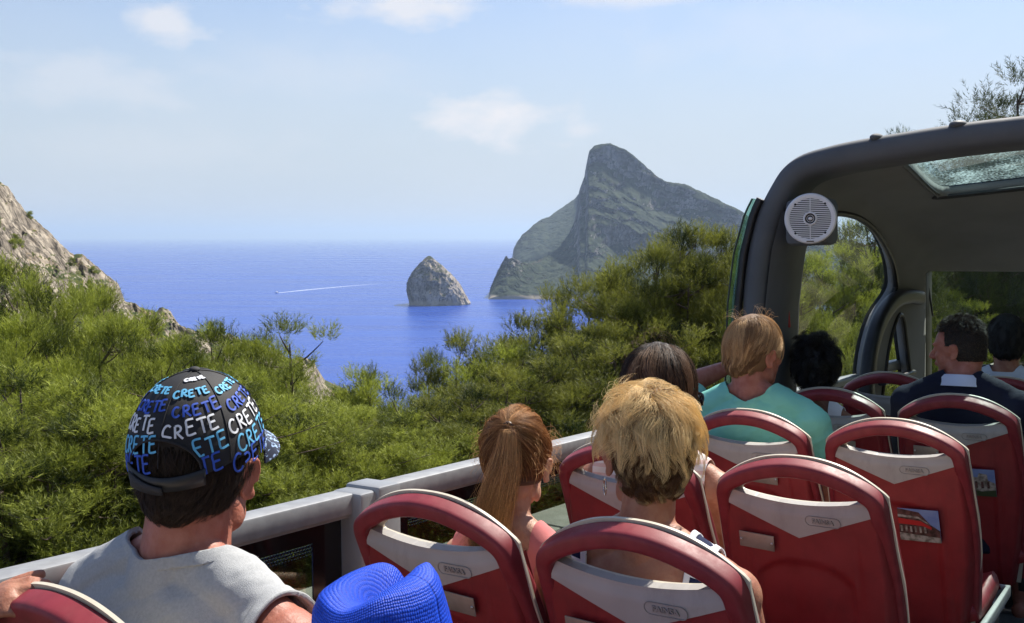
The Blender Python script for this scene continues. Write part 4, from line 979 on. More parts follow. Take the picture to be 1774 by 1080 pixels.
# ================================================================== SEATS
LEAN = .278
def sill(u): return -.037 + .020 * (np.abs(u) / .17) ** 2
def arch_out(u): return .088 - .088 * (np.abs(u) / .226) ** 2.3
def build_text(body, size, bold=0.0):
    c = bpy.data.curves.new('t', 'FONT'); c.body = body; c.size = size; c.align_x = 'CENTER'; c.align_y = 'CENTER'; c.extrude = .0012; c.offset = bold; c.resolution_u = 3
    o = bpy.data.objects.new('t', c); COL.objects.link(o); dg = bpy.context.evaluated_depsgraph_get(); dg.update()
    me = bpy.data.meshes.new_from_object(o.evaluated_get(dg)); bpy.data.objects.remove(o); return me

# everything in the (u, n, v) frame: u right, v up the back, n = +forward; then tilted by LEAN
TILT = Matrix.Translation((0, 0, 1.08)) @ Matrix.Rotation(LEAN, 4, 'X')
def half_w(v): return np.interp(v, [-.80, -.66, -.52, -.40, -.25, -.10, -.02], [.185, .205, .225, .242, .246, .238, .230])
def seat_parts():
    P = {}
    # frame: padded handle running round the whole silhouette
    path = [(-.190, .085, -.72), (-.205, .07, -.56), (-.218, .055, -.40), (-.220, .040, -.25), (-.214, .022, -.12), (-.208, .008, -.055), (-.204, .002, -.022), (-.190, -.002, .001), (-.150, -.003, .0255), (-.10, -.004, .046), (-.05, -.004, .0585), (0, -.004, .0625)]
    path = path + [(-x, y, z) for x, y, z in path[::-1][1:]]
    path = smooth_curve(path, 5); sc_ = None
    ups = [(0, -1, 0)] * len(path)
    prof = rrect(.047, .050, .013, 5); k_ = prof[:, 1] > 0; prof[k_, 0] *= .86
    P['frame'] = (MB().sweep(path, prof, ups=ups, scale=sc_), [M_REDP], 80)
    # rear shell with its recessed panel and seams
    nu, nv = 61, 71; U, Vv = np.meshgrid(np.linspace(-1, 1, nu), np.linspace(-.74, -.0, nv), indexing='ij')
    hw = half_w(Vv) - .012; X = U * hw
    hw2 = hw
    Nn = .060 * np.clip((np.abs(U) - .90) / .10, 0, 1) ** 1.7 - .014 * (1 - U ** 2) * sstep(-.1, -.35, Vv)
    top_ = -.205 - .05 * (np.abs(X) / .13) ** 3
    rec = sstep(.135, .125, np.abs(X)) * sstep(top_ + .004, top_ - .012, Vv)
    Nn = Nn + .010 * rec
    Nn = Nn + .004 * np.exp(-((np.abs(X + .05 * (Vv + .3) * np.sign(X)) - .150) / .0025) ** 2)
    Nn = Nn + .0022 * fbm(X * 9, Vv * 9, 0, 3, seed=4) * rec + .0010 * fbm(X * 6, Vv * 3, 3, 3, seed=5)
    Nn = Nn + .35 * np.clip(-.62 - Vv, 0, 1) ** 1.3
    V = np.stack([X, Nn - .010, Vv], 2).reshape(-1, 3)
    vt = -.128 + .080 * np.abs(X).ravel() / .195            # the V of the grey insert
    V, F = clip_tris(V, grid_faces(nu, nv), (vt - Vv.ravel()))
    P['shell'] = (MB().add(V, F), [M_RED], 60)
    # grey insert between the hole and the V
    nu, nv = 61, 21; X, Vv = np.meshgrid(np.linspace(-.208, .208, nu), np.linspace(-.14, .0, nv), indexing='ij')
    f = np.minimum(sill(X) - Vv, Vv - (-.130 + .080 * np.abs(X) / .195)); f = np.minimum(f, arch_out(X) - .035 - Vv)
    V = np.stack([X, -.014 - .006 * (1 - (X / .21) ** 2) + .010 * sstep(-.03, -.004, Vv - sill(X)), Vv], 2).reshape(-1, 3)
    V, F = clip_tris(V, grid_faces(nu, nv), f.ravel())
    P['grey_insert'] = (V, F, [M_GREY], .022)
    # cream front cover: same outline as the arch, forward of the frame
    nu, nv = 91, 81; X, Vv = np.meshgrid(np.linspace(-.26, .26, nu), np.linspace(-.74, .10, nv), indexing='ij')
    out = np.where(Vv > -.02, arch_out(X) + .002 - Vv, half_w(Vv) + .001 - np.abs(X))
    out = np.minimum(out, (half_w(Vv) + .001 - np.abs(X)))
    inner = np.minimum(arch_out(X * 1.16) - .047 - Vv, Vv - (sill(X) - .004))       # inside the hole > 0
    f = np.minimum(out, -inner)
    V = np.stack([X, .020 + .035 * sstep(-.1, -.4, Vv), Vv], 2).reshape(-1, 3)
    V, F = clip_tris(V, grid_faces(nu, nv), f.ravel())
    P['front_cover'] = (V, F, [M_CREAM], .007)
    return P
SEATP = seat_parts(); SEATME = {}
for k, v in SEATP.items():
    if len(v) == 3: SEATME[k] = v[0].mesh(k, v[1], v[2])
    else:
        me = mesh_from(k, v[0], v[1], None, v[2]); me = evaluated(me, [('SOLIDIFY', dict(thickness=v[3], offset=1 if k == 'grey_insert' else 0))])
        me.shade_smooth(); me.set_sharp_from_angle(angle=R_(40)); SEATME[k] = me
    SEATME[k].transform(TILT)
cu = MB(); U, W = np.meshgrid(np.linspace(-1, 1, 21), np.linspace(0, 1, 15), indexing='ij')
V = np.stack([U * (.225 - .01 * W), .20 + W * .42, .455 + .03 * np.abs(U) ** 4 - .012 * np.sin(np.pi * W) + .03 * W ** 3 - .03 * (W > .97)], 2).reshape(-1, 3)
me = evaluated(mesh_from('seat_cushion', V, grid_faces(21, 15), None, [M_RED]), [('SOLIDIFY', dict(thickness=.055, offset=-1))]); me.shade_smooth(); SEATME['cushion'] = me
SEATME['cushion_border'] = MB().sweep([(-.235, .2, .45), (-.235, .64, .475), (.235, .64, .475), (.235, .2, .45)], rrect(.022, .045, .006)).mesh('cushion_border', M_GREY, 40)
lg = MB().box((0, .40, .22), (.06, .34, .40), bev=.01).box((.20, .42, .38), (.04, .30, .08), bev=.008); SEATME['pedestal'] = lg.mesh('pedestal', M_BLACK, 30)
foot = MB().box((0, .40, .012), (.30, .40, .024), bev=.006); SEATME['foot_plate'] = foot.mesh('foot_plate', M_STEEL, 30)
for side_ in (-1, 1):
    m = MB(); m.box((0, 0, 0), (.098, .004, .046), bev=.0018); SEATME['label_plate%d' % side_] = m.mesh('label_plate', M_PLATE, 30)
    SEATME['label_plate%d' % side_].transform(TILT @ Matrix.Translation((side_ * .118 if side_ < 0 else .062, -.0265, -.152)) @ Matrix.Rotation(R_(3), 4, 'Y'))
SCR = MB().ell((0, 0, 0), (.0042, .003, .0042), seg=10).mesh('screw', M_STEEL, 60)
lt = build_text('FAINSA', .0175, .0004); lt.transform(Matrix.Rotation(R_(90), 4, 'X')); 
M_EMB = mat('embossed_grey', (.29, .275, .262), .5)
lt.materials.append(M_EMB); lt.transform(TILT @ Matrix.Translation((.068, -.0215, -.0745)) @ Matrix.Rotation(R_(0), 4, 'Y')); SEATME['logo'] = lt
lo = MB(); pr = rrect(.092, .027, .0132, 6); lo.tube([(x, 0, y) for x, y in pr], .0011, 6, closed=True); SEATME['logo_ring'] = lo.mesh('logo_outline', M_EMB, 60); SEATME['logo_ring'].transform(TILT @ Matrix.Translation((.068, -.0205, -.0745)))

def make_seat(row, col, label, poster=None):
    x = -.988 + .514 * (col - 1); y = 1.78 + .879 * row
    o = empty('bus_seat', BUS @ Matrix.Translation((x, y - .0, FLZ)), label=label, cat='bus seat', group='red handled seats on the upper deck')
    p = {}
    for k, nm in (('frame', 'handle_frame'), ('shell', 'back_shell'), ('grey_insert', 'back_insert'), ('front_cover', 'front_cover'), ('cushion', 'seat_cushion'), ('pedestal', 'pedestal')):
        p[k] = link(nm, SEATME[k], o)
    link('cushion_border', SEATME['cushion_border'], p['cushion']); link('foot_plate', SEATME['foot_plate'], p['pedestal'])
    s_ = -1 if col == 1 else 1
    pl = link('label_plate', SEATME['label_plate%d' % s_], o)
    cx = -.118 if s_ < 0 else .062
    for d in (-.043, .043):
        sc_o = link('screw', SCR, pl); sc_o.matrix_local = TILT @ Matrix.Translation((cx + d, -.0295, -.152 - d * .05))
    lgo = link('embossed_logo', SEATME['logo'], p['grey_insert']); link('logo_outline', SEATME['logo_ring'], p['grey_insert'])
    if poster: poster(o)
    return o

def poster_common(o, kind):
    sky_ = mat('print_sky', (.10, .17, .42), .35, col2=(.22, .30, .50), nscale=12)
    dk = mat('print_dark', (.035, .018, .016), .35, col2=(.12, .055, .05), nscale=60, blend=(.4, .6)); rd = mat('print_red', (.42, .02, .02), .35)
    lt_ = mat('print_pale', (.36, .33, .30), .35, col2=(.12, .11, .09), nscale=50, blend=(.4, .6)); gr = mat('print_green', (.03, .05, .02), .4)
    w, h = .13, .115
    b = MB().box((0, 0, 0), (w, .002, h)); 
    T = TILT @ Matrix.Translation((.075, -.0385, -.262)) @ Matrix.Rotation(R_(-2), 4, 'Y')
    def put(mb, nm, m, par, d): ob = mb.obj(nm, m, par); ob.matrix_local = T @ Matrix.Translation((0, -d, 0)) if par is o else Matrix.Translation((0, 0, 0)); return ob
    base = b.obj('photo_print', sky_, o); base.matrix_local = T
    def poly(pts, m, nm, d):
        V = [(px * w, -d, pz * h) for px, pz in pts]; ob = MB().add(V, [tuple(range(len(V)))]).obj(nm, m, base); return ob
    if kind == 0:
        poly([(-.5, -.5), (.5, -.5), (.5, -.12), (.28, .05), (.02, .42), (-.5, .5)], dk, 'printed_building', .0016)
        poly([(-.5, -.5), (.5, -.5), (.5, -.34), (-.5, -.26)], lt_, 'printed_street', .002)
        poly([(-.5, .02), (.08, .0), (.30, -.10), (.30, -.02), (.05, .14), (-.5, .20)], rd, 'printed_awning', .002)
        poly([(-.5, .24), (0, .22), (.24, .05), (.24, .09), (.0, .28), (-.5, .32)], lt_, 'printed_cornice', .002)
        for k in range(6):
            x0 = -.46 + k * .115; poly([(x0, -.22), (x0 + .05, -.22), (x0 + .05, -.04), (x0, -.03)], lt_, 'printed_window', .0022)
    else:
        poly([(-.5, -.5), (.5, -.5), (.5, .0), (.30, .10), (.28, .32), (.05, .36), (.0, .20), (-.3, .22), (-.32, .42), (-.5, .40)], lt_, 'printed_palace', .0016)
        poly([(-.5, -.5), (.5, -.5), (.5, -.25), (.1, -.32), (-.5, -.22)], gr, 'printed_garden', .002)
        for k in range(5):
            x0 = -.42 + k * .17; poly([(x0, -.2), (x0 + .07, -.2), (x0 + .07, .05), (x0, .05)], dk, 'printed_window', .002)
SEATS = {}
SEATS['S1'] = make_seat(-1, 0, 'red bus seat at the rail with a hand on its handle, nearest the camera')
SEATS['S1b'] = make_seat(-1, 1, 'red bus seat holding the wearer of the blue woven hat')
SEATS['S2'] = make_seat(0, 0, 'red bus seat at the rail behind the girl with the ponytail')
SEATS['S3'] = make_seat(0, 1, 'red bus seat behind the short-haired blonde woman')
SEATS['S4'] = make_seat(1, 0, 'red bus seat at the rail half hidden by short blonde hair behind it')
SEATS['S5'] = make_seat(1, 1, 'empty red bus seat with full back in view, in front of the blonde woman')
SEATS['S6'] = make_seat(2, 0, 'red bus seat behind the man in the turquoise t-shirt')
SEATS['S7'] = make_seat(2, 1, 'empty red bus seat with a picture of a red-awninged building on its back', lambda o: poster_common(o, 0))
SEATS['S8'] = make_seat(3, 0, 'shaded red bus seat behind the passenger with tousled black hair')
SEATS['S9'] = make_seat(3, 1, 'shaded red bus seat with a palace picture, behind the man in navy', lambda o: poster_common(o, 1))
SEATS['S10'] = make_seat(4, 0, 'shaded front seat whose grey top shows between black hair and navy man')
SEATS['S11'] = make_seat(4, 1, 'shaded front seat of the person in white under the windscreen')
# ================================================================== PEOPLE
def skin_mat(name, c, c2=None):
    return mat(name, c, .52, col2=c2 or tuple(v * .8 for v in c), nscale=38, ndetail=9, bump=.5, bscale=170, sss=.14, bdist=.002, spec=.35)
SK_TAN = skin_mat('skin_tan', (.40, .195, .125), (.33, .135, .085))
SK_RED = skin_mat('skin_sunburnt', (.42, .17, .12), (.34, .115, .075))
SK_FAIR = skin_mat('skin_fair', (.52, .30, .21), (.44, .22, .15))
SK_DEEP = skin_mat('skin_brown', (.22, .10, .06), (.17, .07, .045))
def cloth_mat(name, c, c2=None, b=.35, sc_=900): return mat(name, c, .85, col2=c2 or tuple(v * .86 for v in c), nscale=7, bump=b, bscale=sc_, spec=.2, bdist=.002)

def hair_mat(name, root, tip, var=.35, rough=.5):
    """hair colour by strand (noise) and from root to tip"""
    m = bpy.data.materials.new(name); m.use_nodes = True; nt = m.node_tree; b = nt.nodes['Principled BSDF']
    at = nt.nodes.new('ShaderNodeAttribute'); at.attribute_name = 'tint'
    r = nt.nodes.new('ShaderNodeValToRGB'); r.color_ramp.elements[0].color = (*root, 1); r.color_ramp.elements[1].color = (*tip, 1)
    r.color_ramp.elements[0].position = .1; r.color_ramp.elements[1].position = .9
    nt.links.new(at.outputs['Fac'], r.inputs[0]); nt.links.new(r.outputs[0], b.inputs['Base Color'])
    b.inputs['Roughness'].default_value = rough; b.inputs['Specular IOR Level'].default_value = .3
    b.inputs['Anisotropic'].default_value = .0
    return m

def hair_obj(name, P, radius, tint, m, parent):
    """P (n, k, 3) strand points -> a hair curves object; tint (n, k)"""
    n, k, _ = P.shape
    c = bpy.data.hair_curves.new(name); c.add_curves([k] * n)
    c.attributes['position'].data.foreach_set('vector', P.astype(np.float32).ravel())
    ra = c.attributes.new('radius', 'FLOAT', 'POINT') if 'radius' not in c.attributes else c.attributes['radius']
    rr = radius * np.linspace(1, .25, k)[None, :] * np.ones((n, 1)); ra.data.foreach_set('value', rr.astype(np.float32).ravel())
    ta = c.attributes.new('tint', 'FLOAT', 'POINT'); ta.data.foreach_set('value', np.broadcast_to(tint, (n, k)).astype(np.float32).ravel())
    c.materials.append(m)
    o = bpy.data.objects.new(name, c); COL.objects.link(o); o.parent = parent; return o

def rotm(yaw, pitch=0, roll=0):
    """columns: right, forward, up. yaw clockwise seen from above (degrees), pitch up, roll to the right"""
    return np.array(Matrix.Rotation(-R_(yaw), 3, 'Z') @ Matrix.Rotation(R_(pitch), 3, 'X') @ Matrix.Rotation(R_(roll), 3, 'Y'))

def head_prims(mb, C, Rm, s, jaw=1., male=True, ears=(1, 1)):
    """C centre of the cranium, local axes x right, y face, z up"""
    def L(p): return np.array(C) + Rm @ (np.array(p) * s)
    def e(p, r, rot=None, seg=24): mb.ell(L(p), [v * s for v in r], Rm if rot is None else Rm @ rot, seg)
    e((0, -.012, .022), (.0755, .094, .088), seg=32)          # cranium
    e((0, .020, .012), (.068, .076, .086), seg=28)            # forehead block
    e((0, .030, -.045), (.058, .062, .068), seg=24)           # mid face
    e((0, .036, -.083), (.046 * jaw, .050, .038), seg=24)     # jaw
    e((0, .074, -.101), (.020 * jaw, .018, .016))             # chin
    e((0, -.045, -.040), (.055, .050, .055))                  # nape
    for sx in (-1, 1):
        e((sx * .036, .062, -.030), (.020, .024, .020))       # cheek bones
        e((sx * .030, .084, .014), (.023, .012, .008))        # brow
        e((sx * .052, .010, -.075), (.010, .030, .024), np.array(Matrix.Rotation(R_(-25), 3, 'X')))  # jaw angle
        e((sx * .031, .0835, -.004), (.0125, .010, .0095))    # eyeball bulge / lids
    mb.cap(L((0, .094, .000)), L((0, .116, -.036)), .0085 * s, .0125 * s)
    for sx in (-1, 1): e((sx * .011, .104, -.040), (.0085, .011, .008))
    e((0, .093, -.062), (.021, .011, .0050)); e((0, .091, -.071), (.018, .011, .0058))
    for sx in (-1, 1):
        if not ears[0 if sx < 0 else 1]: continue
        Re = np.array(Matrix.Rotation(R_(sx * -24), 3, 'Z') @ Matrix.Rotation(R_(-12), 3, 'X'))
        def E(p): return L(np.array((sx * .0775, -.004, -.016)) + Re @ np.array(p))
        e((sx * .0775, -.004, -.016), (.0055, .0155, .028), Re, 20)
        hel = [(sx * .004, .014, -.004), (sx * .007, .013, .016), (sx * .009, .002, .029), (sx * .010, -.012, .024), (sx * .009, -.018, .008), (sx * .007, -.015, -.012), (sx * .004, -.006, -.026), (sx * .002, .004, -.030)]
        hp_ = smooth_curve([E(q) for q in hel], 4); mb.tube(hp_, .0042 * s, 8)
        e((sx * .0775 + sx * .003, .000, -.040), (.0055, .009, .010), Re, 14)
        mb.tube(smooth_curve([E((sx * .005, .004, .014)), E((sx * .006, -.007, .010)), E((sx * .006, -.009, -.004)), E((sx * .005, -.002, -.014))], 4), .003 * s, 6)

def hand_prims(mb, W, fdir, pdir, s=1., curl=.35, side=1, spread=1.):
    """W wrist, fdir fingers direction, pdir palm facing direction; side +1 right hand"""
    f = norm(np.array(fdir, float)); p = np.array(pdir, float); p = norm(p - f * (p @ f)); t = np.cross(f, p) * side  # towards the thumb
    W = np.array(W, float)
    Rm = np.stack([t, f, -p], 1)
    mb.ell(W + f * .045 * s, (.040 * s, .050 * s, .015 * s), Rm, 20)
    mb.ell(W + f * .030 * s + t * .018 * s + p * .006 * s, (.020 * s, .032 * s, .016 * s), Rm, 16)
    for i, (o, ln, r) in enumerate(((.027, .074, .0088), (.009, .083, .0090), (-.010, .077, .0086), (-.028, .060, .0076))):
        a = W + f * (.076 - .004 * abs(i - 1)) * s + t * o * s; d = norm(f + t * (o * 3.0) * spread); c = curl * (1 + .12 * i); L_ = ln * s
        A0 = W + f * .045 * s + t * o * .8 * s
        mb.cap(A0, a, r * s * 1.02, r * s, 12)
        for frac, r1 in ((.42, .98), (.32, .9), (.26, .8)):
            n_ = norm(d * math.cos(c) + p * math.sin(c)); b = a + n_ * L_ * frac; mb.cap(a, b, r * s * (r1 + .06), r * s * r1, 12)
            q = norm(p * math.cos(c) - d * math.sin(c)); d, p_old = n_, p; p = q; a = b
        p = norm(np.array(pdir, float) - f * (np.array(pdir, float) @ f))
    a = W + f * .018 * s + t * .028 * s; d = norm(f * .75 + t * .62 + p * .25)
    for frac, r in ((.036, .0115), (.030, .0105), (.024, .0092)):
        b = a + d * frac * s; mb.cap(a, b, (r + .0008) * s, r * s, 12); a = b; d = norm(d + f * .25 + p * curl * .7)

def remesh(mb, vox, sm=4, m=None, name='person'):
    V, F = mb.arr(); me = mesh_from('src', V, F)
    r = evaluated(me, [('REMESH', dict(mode='VOXEL', voxel_size=vox, use_smooth_shade=True)), ('SMOOTH', dict(factor=.5, iterations=sm))])
    r.name = name
    if m: r.materials.clear(); r.materials.append(m)
    r.shade_smooth(); return r

class Person: pass
def make_person(name, label, head, hyaw, hpitch, hroll, s, seat, tyaw, skin, sh_w=.185, bulk=1., chest=1., neckr=.054, arms=None, jaw=1., vox=.0055, ears=(1, 1), female=False, neck_off=(0, 0, 0), lean_to=(0, 0)):
    """head, seat in bus frame. seat = (x, y) of the pelvis"""
    P = Person(); P.s = s
    P.root = empty('person', BUS, label=label, cat='person')
    Hc = np.array(head, float); Rh = rotm(hyaw, hpitch, hroll); Rt = rotm(tyaw)
    P.H, P.Rh, P.Rt = Hc, Rh, Rt
    NB = Hc + Rt @ (np.array([lean_to[0], -.035 + lean_to[1], -.176]) * s) + np.array(neck_off)      # pit of the neck at the back
    PE = np.array([seat[0], seat[1], -1.06])
    P.NB, P.PE = NB, PE
    mb = MB(); head_prims(mb, Hc, Rh, s, jaw, not female, ears)
    # neck
    nk = Hc + Rh @ np.array([0, -.030, -.060]) * s
    mb.cap(nk, NB + Rt @ np.array([0, .0, -.02]) * s, neckr * s, (neckr + .008) * s, 24)
    # torso: stacked ellipses along the spine (lofted)
    def torso(grow=0., z0=0., z1=1.):
        K = [(-.10, .165, .125, 0), (.0, .168, .118, 0), (.14, .155 * bulk, .108 * bulk, .0), (.30, .150 * bulk, .105 * bulk, .0), (.48, .160 * bulk, .108 * chest * bulk, 0), (.64, .172 * bulk, .112 * chest * bulk, 0),
             (.78, .178 * bulk, .100 * bulk, 0), (.88, sh_w * .93, .078, 0), (.945, sh_w * .66, .060, 0), (.985, sh_w * .40, .050, 0), (1.0, .055, .045, 0)]
        rows = []; a = np.linspace(0, 2 * np.pi, 40, endpoint=False)
        for t, rx, ry, dy in K:
            c = PE + (NB - PE) * t; 
            if t > .95: c = c + np.array([0, 0, -.004])
            cx = np.sign(np.cos(a)) * np.abs(np.cos(a)) ** .85; sy = np.sign(np.sin(a)) * np.abs(np.sin(a)) ** .85
            rows.append(c + (Rt @ np.stack([(rx * s + grow) * cx, (ry * s + grow) * sy + (.015 if t > .3 and t < .9 else 0) * 0, np.zeros(40)])).T + np.array([0, 0, grow * (1 if t > .9 else 0)]))
        V = np.concatenate(rows); n = len(K)
        F = [(i * 40 + j, i * 40 + (j + 1) % 40, (i + 1) * 40 + (j + 1) % 40, (i + 1) * 40 + j) for i in range(n - 1) for j in range(40)]
        F += [tuple(range(39, -1, -1)), tuple(range((n - 1) * 40, n * 40))]
        return V, F
    mb.add(*torso())
    for sx in (-1, 1):                                               # trapezius & shoulder blades
        mb.cap(NB + Rt @ np.array([sx * .03, -.005, .025]) * s, NB + Rt @ np.array([sx * (sh_w - .02), .0, -.052]) * s, .040 * s, .042 * s, 18)
        mb.ell(NB + Rt @ np.array([sx * .075, -.052, -.15]) * s, (.062 * s, .026 * s, .085 * s), Rt, 20)
    # arms
    arms = arms or {}; P.sh = {}; P.arm = {}
    for sx in (-1, 1):
        S = NB + Rt @ np.array([sx * sh_w, .0, -.078]) * s; P.sh[sx] = S
        A = arms.get(sx, dict(elbow=Rt @ np.array([sx * .04, .08, -.27]) * s + S, wrist=None, f=None, p=None))
        E = np.array(A['elbow']) if A.get('elbow') is not None else S
        W = np.array(A['wrist']) if A.get('wrist') is not None else PE + Rt @ np.array([sx * .10, .34, .10])
        mb.ell(S + Rt @ np.array([0, 0, .0]), (.056 * s * bulk, .056 * s, .056 * s), Rt, 20)
        mb.cap(S, E, .050 * s * bulk, .039 * s * bulk, 18)
        M_ = E + (W - E) * .3; mb.cap(E, M_, .038 * s * bulk, .039 * s * bulk, 18); mb.cap(M_, W, .039 * s * bulk, .026 * s, 18)
        fd = A.get('f') if A.get('f') is not None else W - E
        pdv = A.get('p') if A.get('p') is not None else (0, 0, -1)
        hand_prims(mb, W, fd, pdv, s * .98, A.get('curl', .35), sx if A.get('sd') is None else A['sd'])
        P.arm[sx] = (S, E, W)
    # legs, seated
    for sx in (-1, 1):
        hp_ = PE + Rt @ np.array([sx * .09, .02, -.0]); kn = hp_ + np.array([sx * .03, .43, .02]); an = kn + np.array([0, .05, -.42])
        mb.cap(hp_, kn, .082 * s, .056 * s, 18); mb.cap(kn, an, .054 * s, .036 * s, 16); mb.cap(an + [0, -.04, -.04], an + [0, .14, -.055], .034 * s, .028 * s, 14)
    P.neckr = neckr; P.torso = torso; P.sw = sh_w
    P.bulk = bulk
    P.body = link('body', remesh(mb, vox, 4, skin, 'body'), P.root)
    P.local = lambda V: (V - NB) @ Rt / s
    return P

def garment(P, name, m, grow=.012, keep=None, sleeves=0., vox=.007, thick=.003, wrinkle=.0, long=False, legs=False, sm=6, parent=None, seed=0, trim=None):
    """cloth shell: inflated torso (and sleeves) remeshed, then cut by a field of torso-local coordinates"""
    s = P.s; mb = MB(); mb.add(*P.torso(grow))
    nk = P.H + P.Rh @ np.array([0, -.030, -.060]) * s; mb.cap(P.NB + (nk - P.NB) * .45, P.NB + P.Rt @ np.array([0, .0, -.02]) * s, P.neckr * s + grow * .9, (P.neckr + .008) * s + grow, 24)
    for sx in (-1, 1):
        mb.cap(P.NB + P.Rt @ np.array([sx * .03, -.005, .025]) * s, P.NB + P.Rt @ np.array([sx * (P.sw - .02), .0, -.052]) * s, .040 * s + grow, .042 * s + grow, 18)
        mb.ell(P.NB + P.Rt @ np.array([sx * .075, -.052, -.15]) * s, (.062 * s + grow, .026 * s + grow, .085 * s + grow), P.Rt, 20)
        S, E, W = P.arm[sx]; bk = P.bulk
        mb.ell(S, (.056 * s * bk + grow,) * 3, P.Rt, 20)
        if sleeves > 0 or long:
            mb.cap(S, E, .050 * s * bk + grow + .006, .040 * s * bk + grow + (.004 if long else .014), 18)
            if long: mb.cap(E, W, .040 * s * bk + grow + .004, .028 * s + grow, 18)
    r = remesh(mb, vox, sm); V, F = mesh_arrays(r); q = P.local(V); f = np.full(len(V), 1.)
    if keep is not None: f = keep(q)
    for sx in (-1, 1):
        S, E, W = P.arm[sx]; ax = norm(E - S); L_ = np.linalg.norm(E - S); d = V - S; al = d @ ax
        rad = np.linalg.norm(d - al[:, None] * ax, axis=1)
        if long: pass
        elif sleeves > 0:
            near = (rad < .095 * s)
            f = np.minimum(f, np.where(near & (al > 0), sleeves * L_ - al + .004, 1))
    if trim:
        Vt, Ft = clip_tris(V, F, np.minimum(f, trim[1] - f)); Vt = Vt + norm(Vt - P.NB) * 0
        mt = mesh_from(name + '_trim', Vt, Ft, 180, [trim[0]]); mt = evaluated(mt, [('SOLIDIFY', dict(thickness=thick * 2.2, offset=0))]); mt.shade_smooth()
    V, F = clip_tris(V, F, f * 1.0)
    if wrinkle:
        me0 = mesh_from('g', V, F, 180); N = np.zeros(len(me0.vertices) * 3); me0.vertices.foreach_get('normal', N); N = N.reshape(-1, 3)
        q = P.local(V); w = 1.0 * sstep(.1, .8, fbm(q[:, 0] * 5 + q[:, 2] * 4, q[:, 1] * 4, q[:, 2] * 5 - q[:, 0] * 3, 2, seed=seed + 3, ridged=True)) + fbm(q[:, 0] * 9 + q[:, 2] * 5, q[:, 1] * 9, q[:, 2] * 12 - q[:, 0] * 6, 3, seed=seed + 9, ridged=True) + .5 * fbm(q[:, 0] * 26, q[:, 1] * 26, q[:, 2] * 22, 3, seed=seed)
        V = V + N * (w * wrinkle)[:, None]; bpy.data.meshes.remove(me0)
    me = evaluated(mesh_from(name, V, F, 180, [m]), [('SOLIDIFY', dict(thickness=thick, offset=-1))]); me.name = name
    me.shade_smooth(); me.set_sharp_from_angle(angle=R_(70))
    g_ = link(name, me, parent or P.root)
    if trim: mt.name = 'trim'; link('trim', mt, g_)
    return g_

def hem(P, pts, r, m, name, parent, closed=False):
    return MB().tube(smooth_curve(pts, 6, closed), r, 8, closed=closed).obj(name, m, parent, smooth=80)

# ---------------- hair
HR = np.array([.080, .101, .104])                                   # guide ellipsoid (local, before scale)
HO = np.array([0, -.008, .020])
def scalp(n, region, seed, jitter=0):
    r = np.random.default_rng(seed); out = []
    while len(out) < n:
        d = norm(r.normal(size=(n * 4, 3))); k = region(d); out += d[k > r.random(len(d))].tolist()
    return np.array(out[:n])
def std_region(low=-.62, face=.42, fz=.52, side=-.25):
    def f(d):
        x, y, z = d.T
        ok = (z > low) & ~((y > face) & (z < fz)) & ~((y > .05) & (z < side))
        return ok.astype(float)
    return f
def strands(P, n, k, region, comb, length, lift=.3, seed=1, off=(.02, .12), clumps=60, clump=.6, jit=.3, grav=0., scale=1.0, root=1.0, curl=0., tipcurl=0.):
    """integrate n strands of k points; comb(d) direction on the unit head in local axes; returns local points (n,k,3)"""
    r = np.random.default_rng(seed); d0 = scalp(n, region, seed); Rr = HR * scale
    p = d0 * Rr * root; pts = [p]; L_ = length(d0) * (1 + r.normal(size=n) * .14); st = (L_ / (k - 1))[:, None]
    o = r.uniform(off[0], off[1], n); jv = r.normal(size=(n, 3)) * jit; ph = r.uniform(0, 6.28, n)
    cl = r.integers(0, clumps, n)
    cc = d0[r.choice(n, clumps)]; cl = ((d0[:, None, :] - cc[None]) ** 2).sum(2).argmin(1)
    cj = r.normal(size=(clumps, 3)) * jit * 1.4; jv = jv * .5 + cj[cl]; co = r.uniform(off[0], off[1], clumps); o = o * .45 + co[cl] * .55
    for i in range(1, k):
        e = p / Rr; lv = np.linalg.norm(e, axis=1); d = e / lv[:, None]; N = norm(d / Rr)
        c = comb(d) + jv * (.4 + .6 * i / k)
        t = c - N * (c * N).sum(1)[:, None]; t = norm(t)
        lf = lift(d0) * (1 - i / k) if callable(lift) else lift * (1 - i / k)
        t = t + N * (lf[:, None] if np.ndim(lf) else lf); t[:, 2] -= grav
        if curl:
            t = t + curl * np.stack([np.sin(ph + i * 1.1), np.cos(ph * 1.3 + i * .9), np.sin(ph * .7 + i)], 1)
        t = norm(t); p = p + t * st
        e = p / Rr; lv = np.linalg.norm(e, axis=1); mn = 1 + o * min(1, i / 2.5) ; p = np.where((lv < mn)[:, None], e / lv[:, None] * mn[:, None] * Rr, p)
        pts.append(p)
    Q = np.stack(pts, 1)
    # clumping towards the clump's mean strand
    for j in range(clumps):
        w = cl == j
        if w.sum() > 2:
            mean = Q[w].mean(0); a = np.linspace(0, 1, k)[None, :, None] ** 1.2 * clump
            Q[w] = Q[w] * (1 - a) + mean[None] * a
    return Q, cl, r
def place(P, Q):
    Q = Q.copy(); Q[..., 1] -= .030 * sstep(-.025, -.105, Q[..., 2]) * sstep(.05, -.03, Q[..., 1])
    return (Q + HO) * P.s @ P.Rh.T + P.H
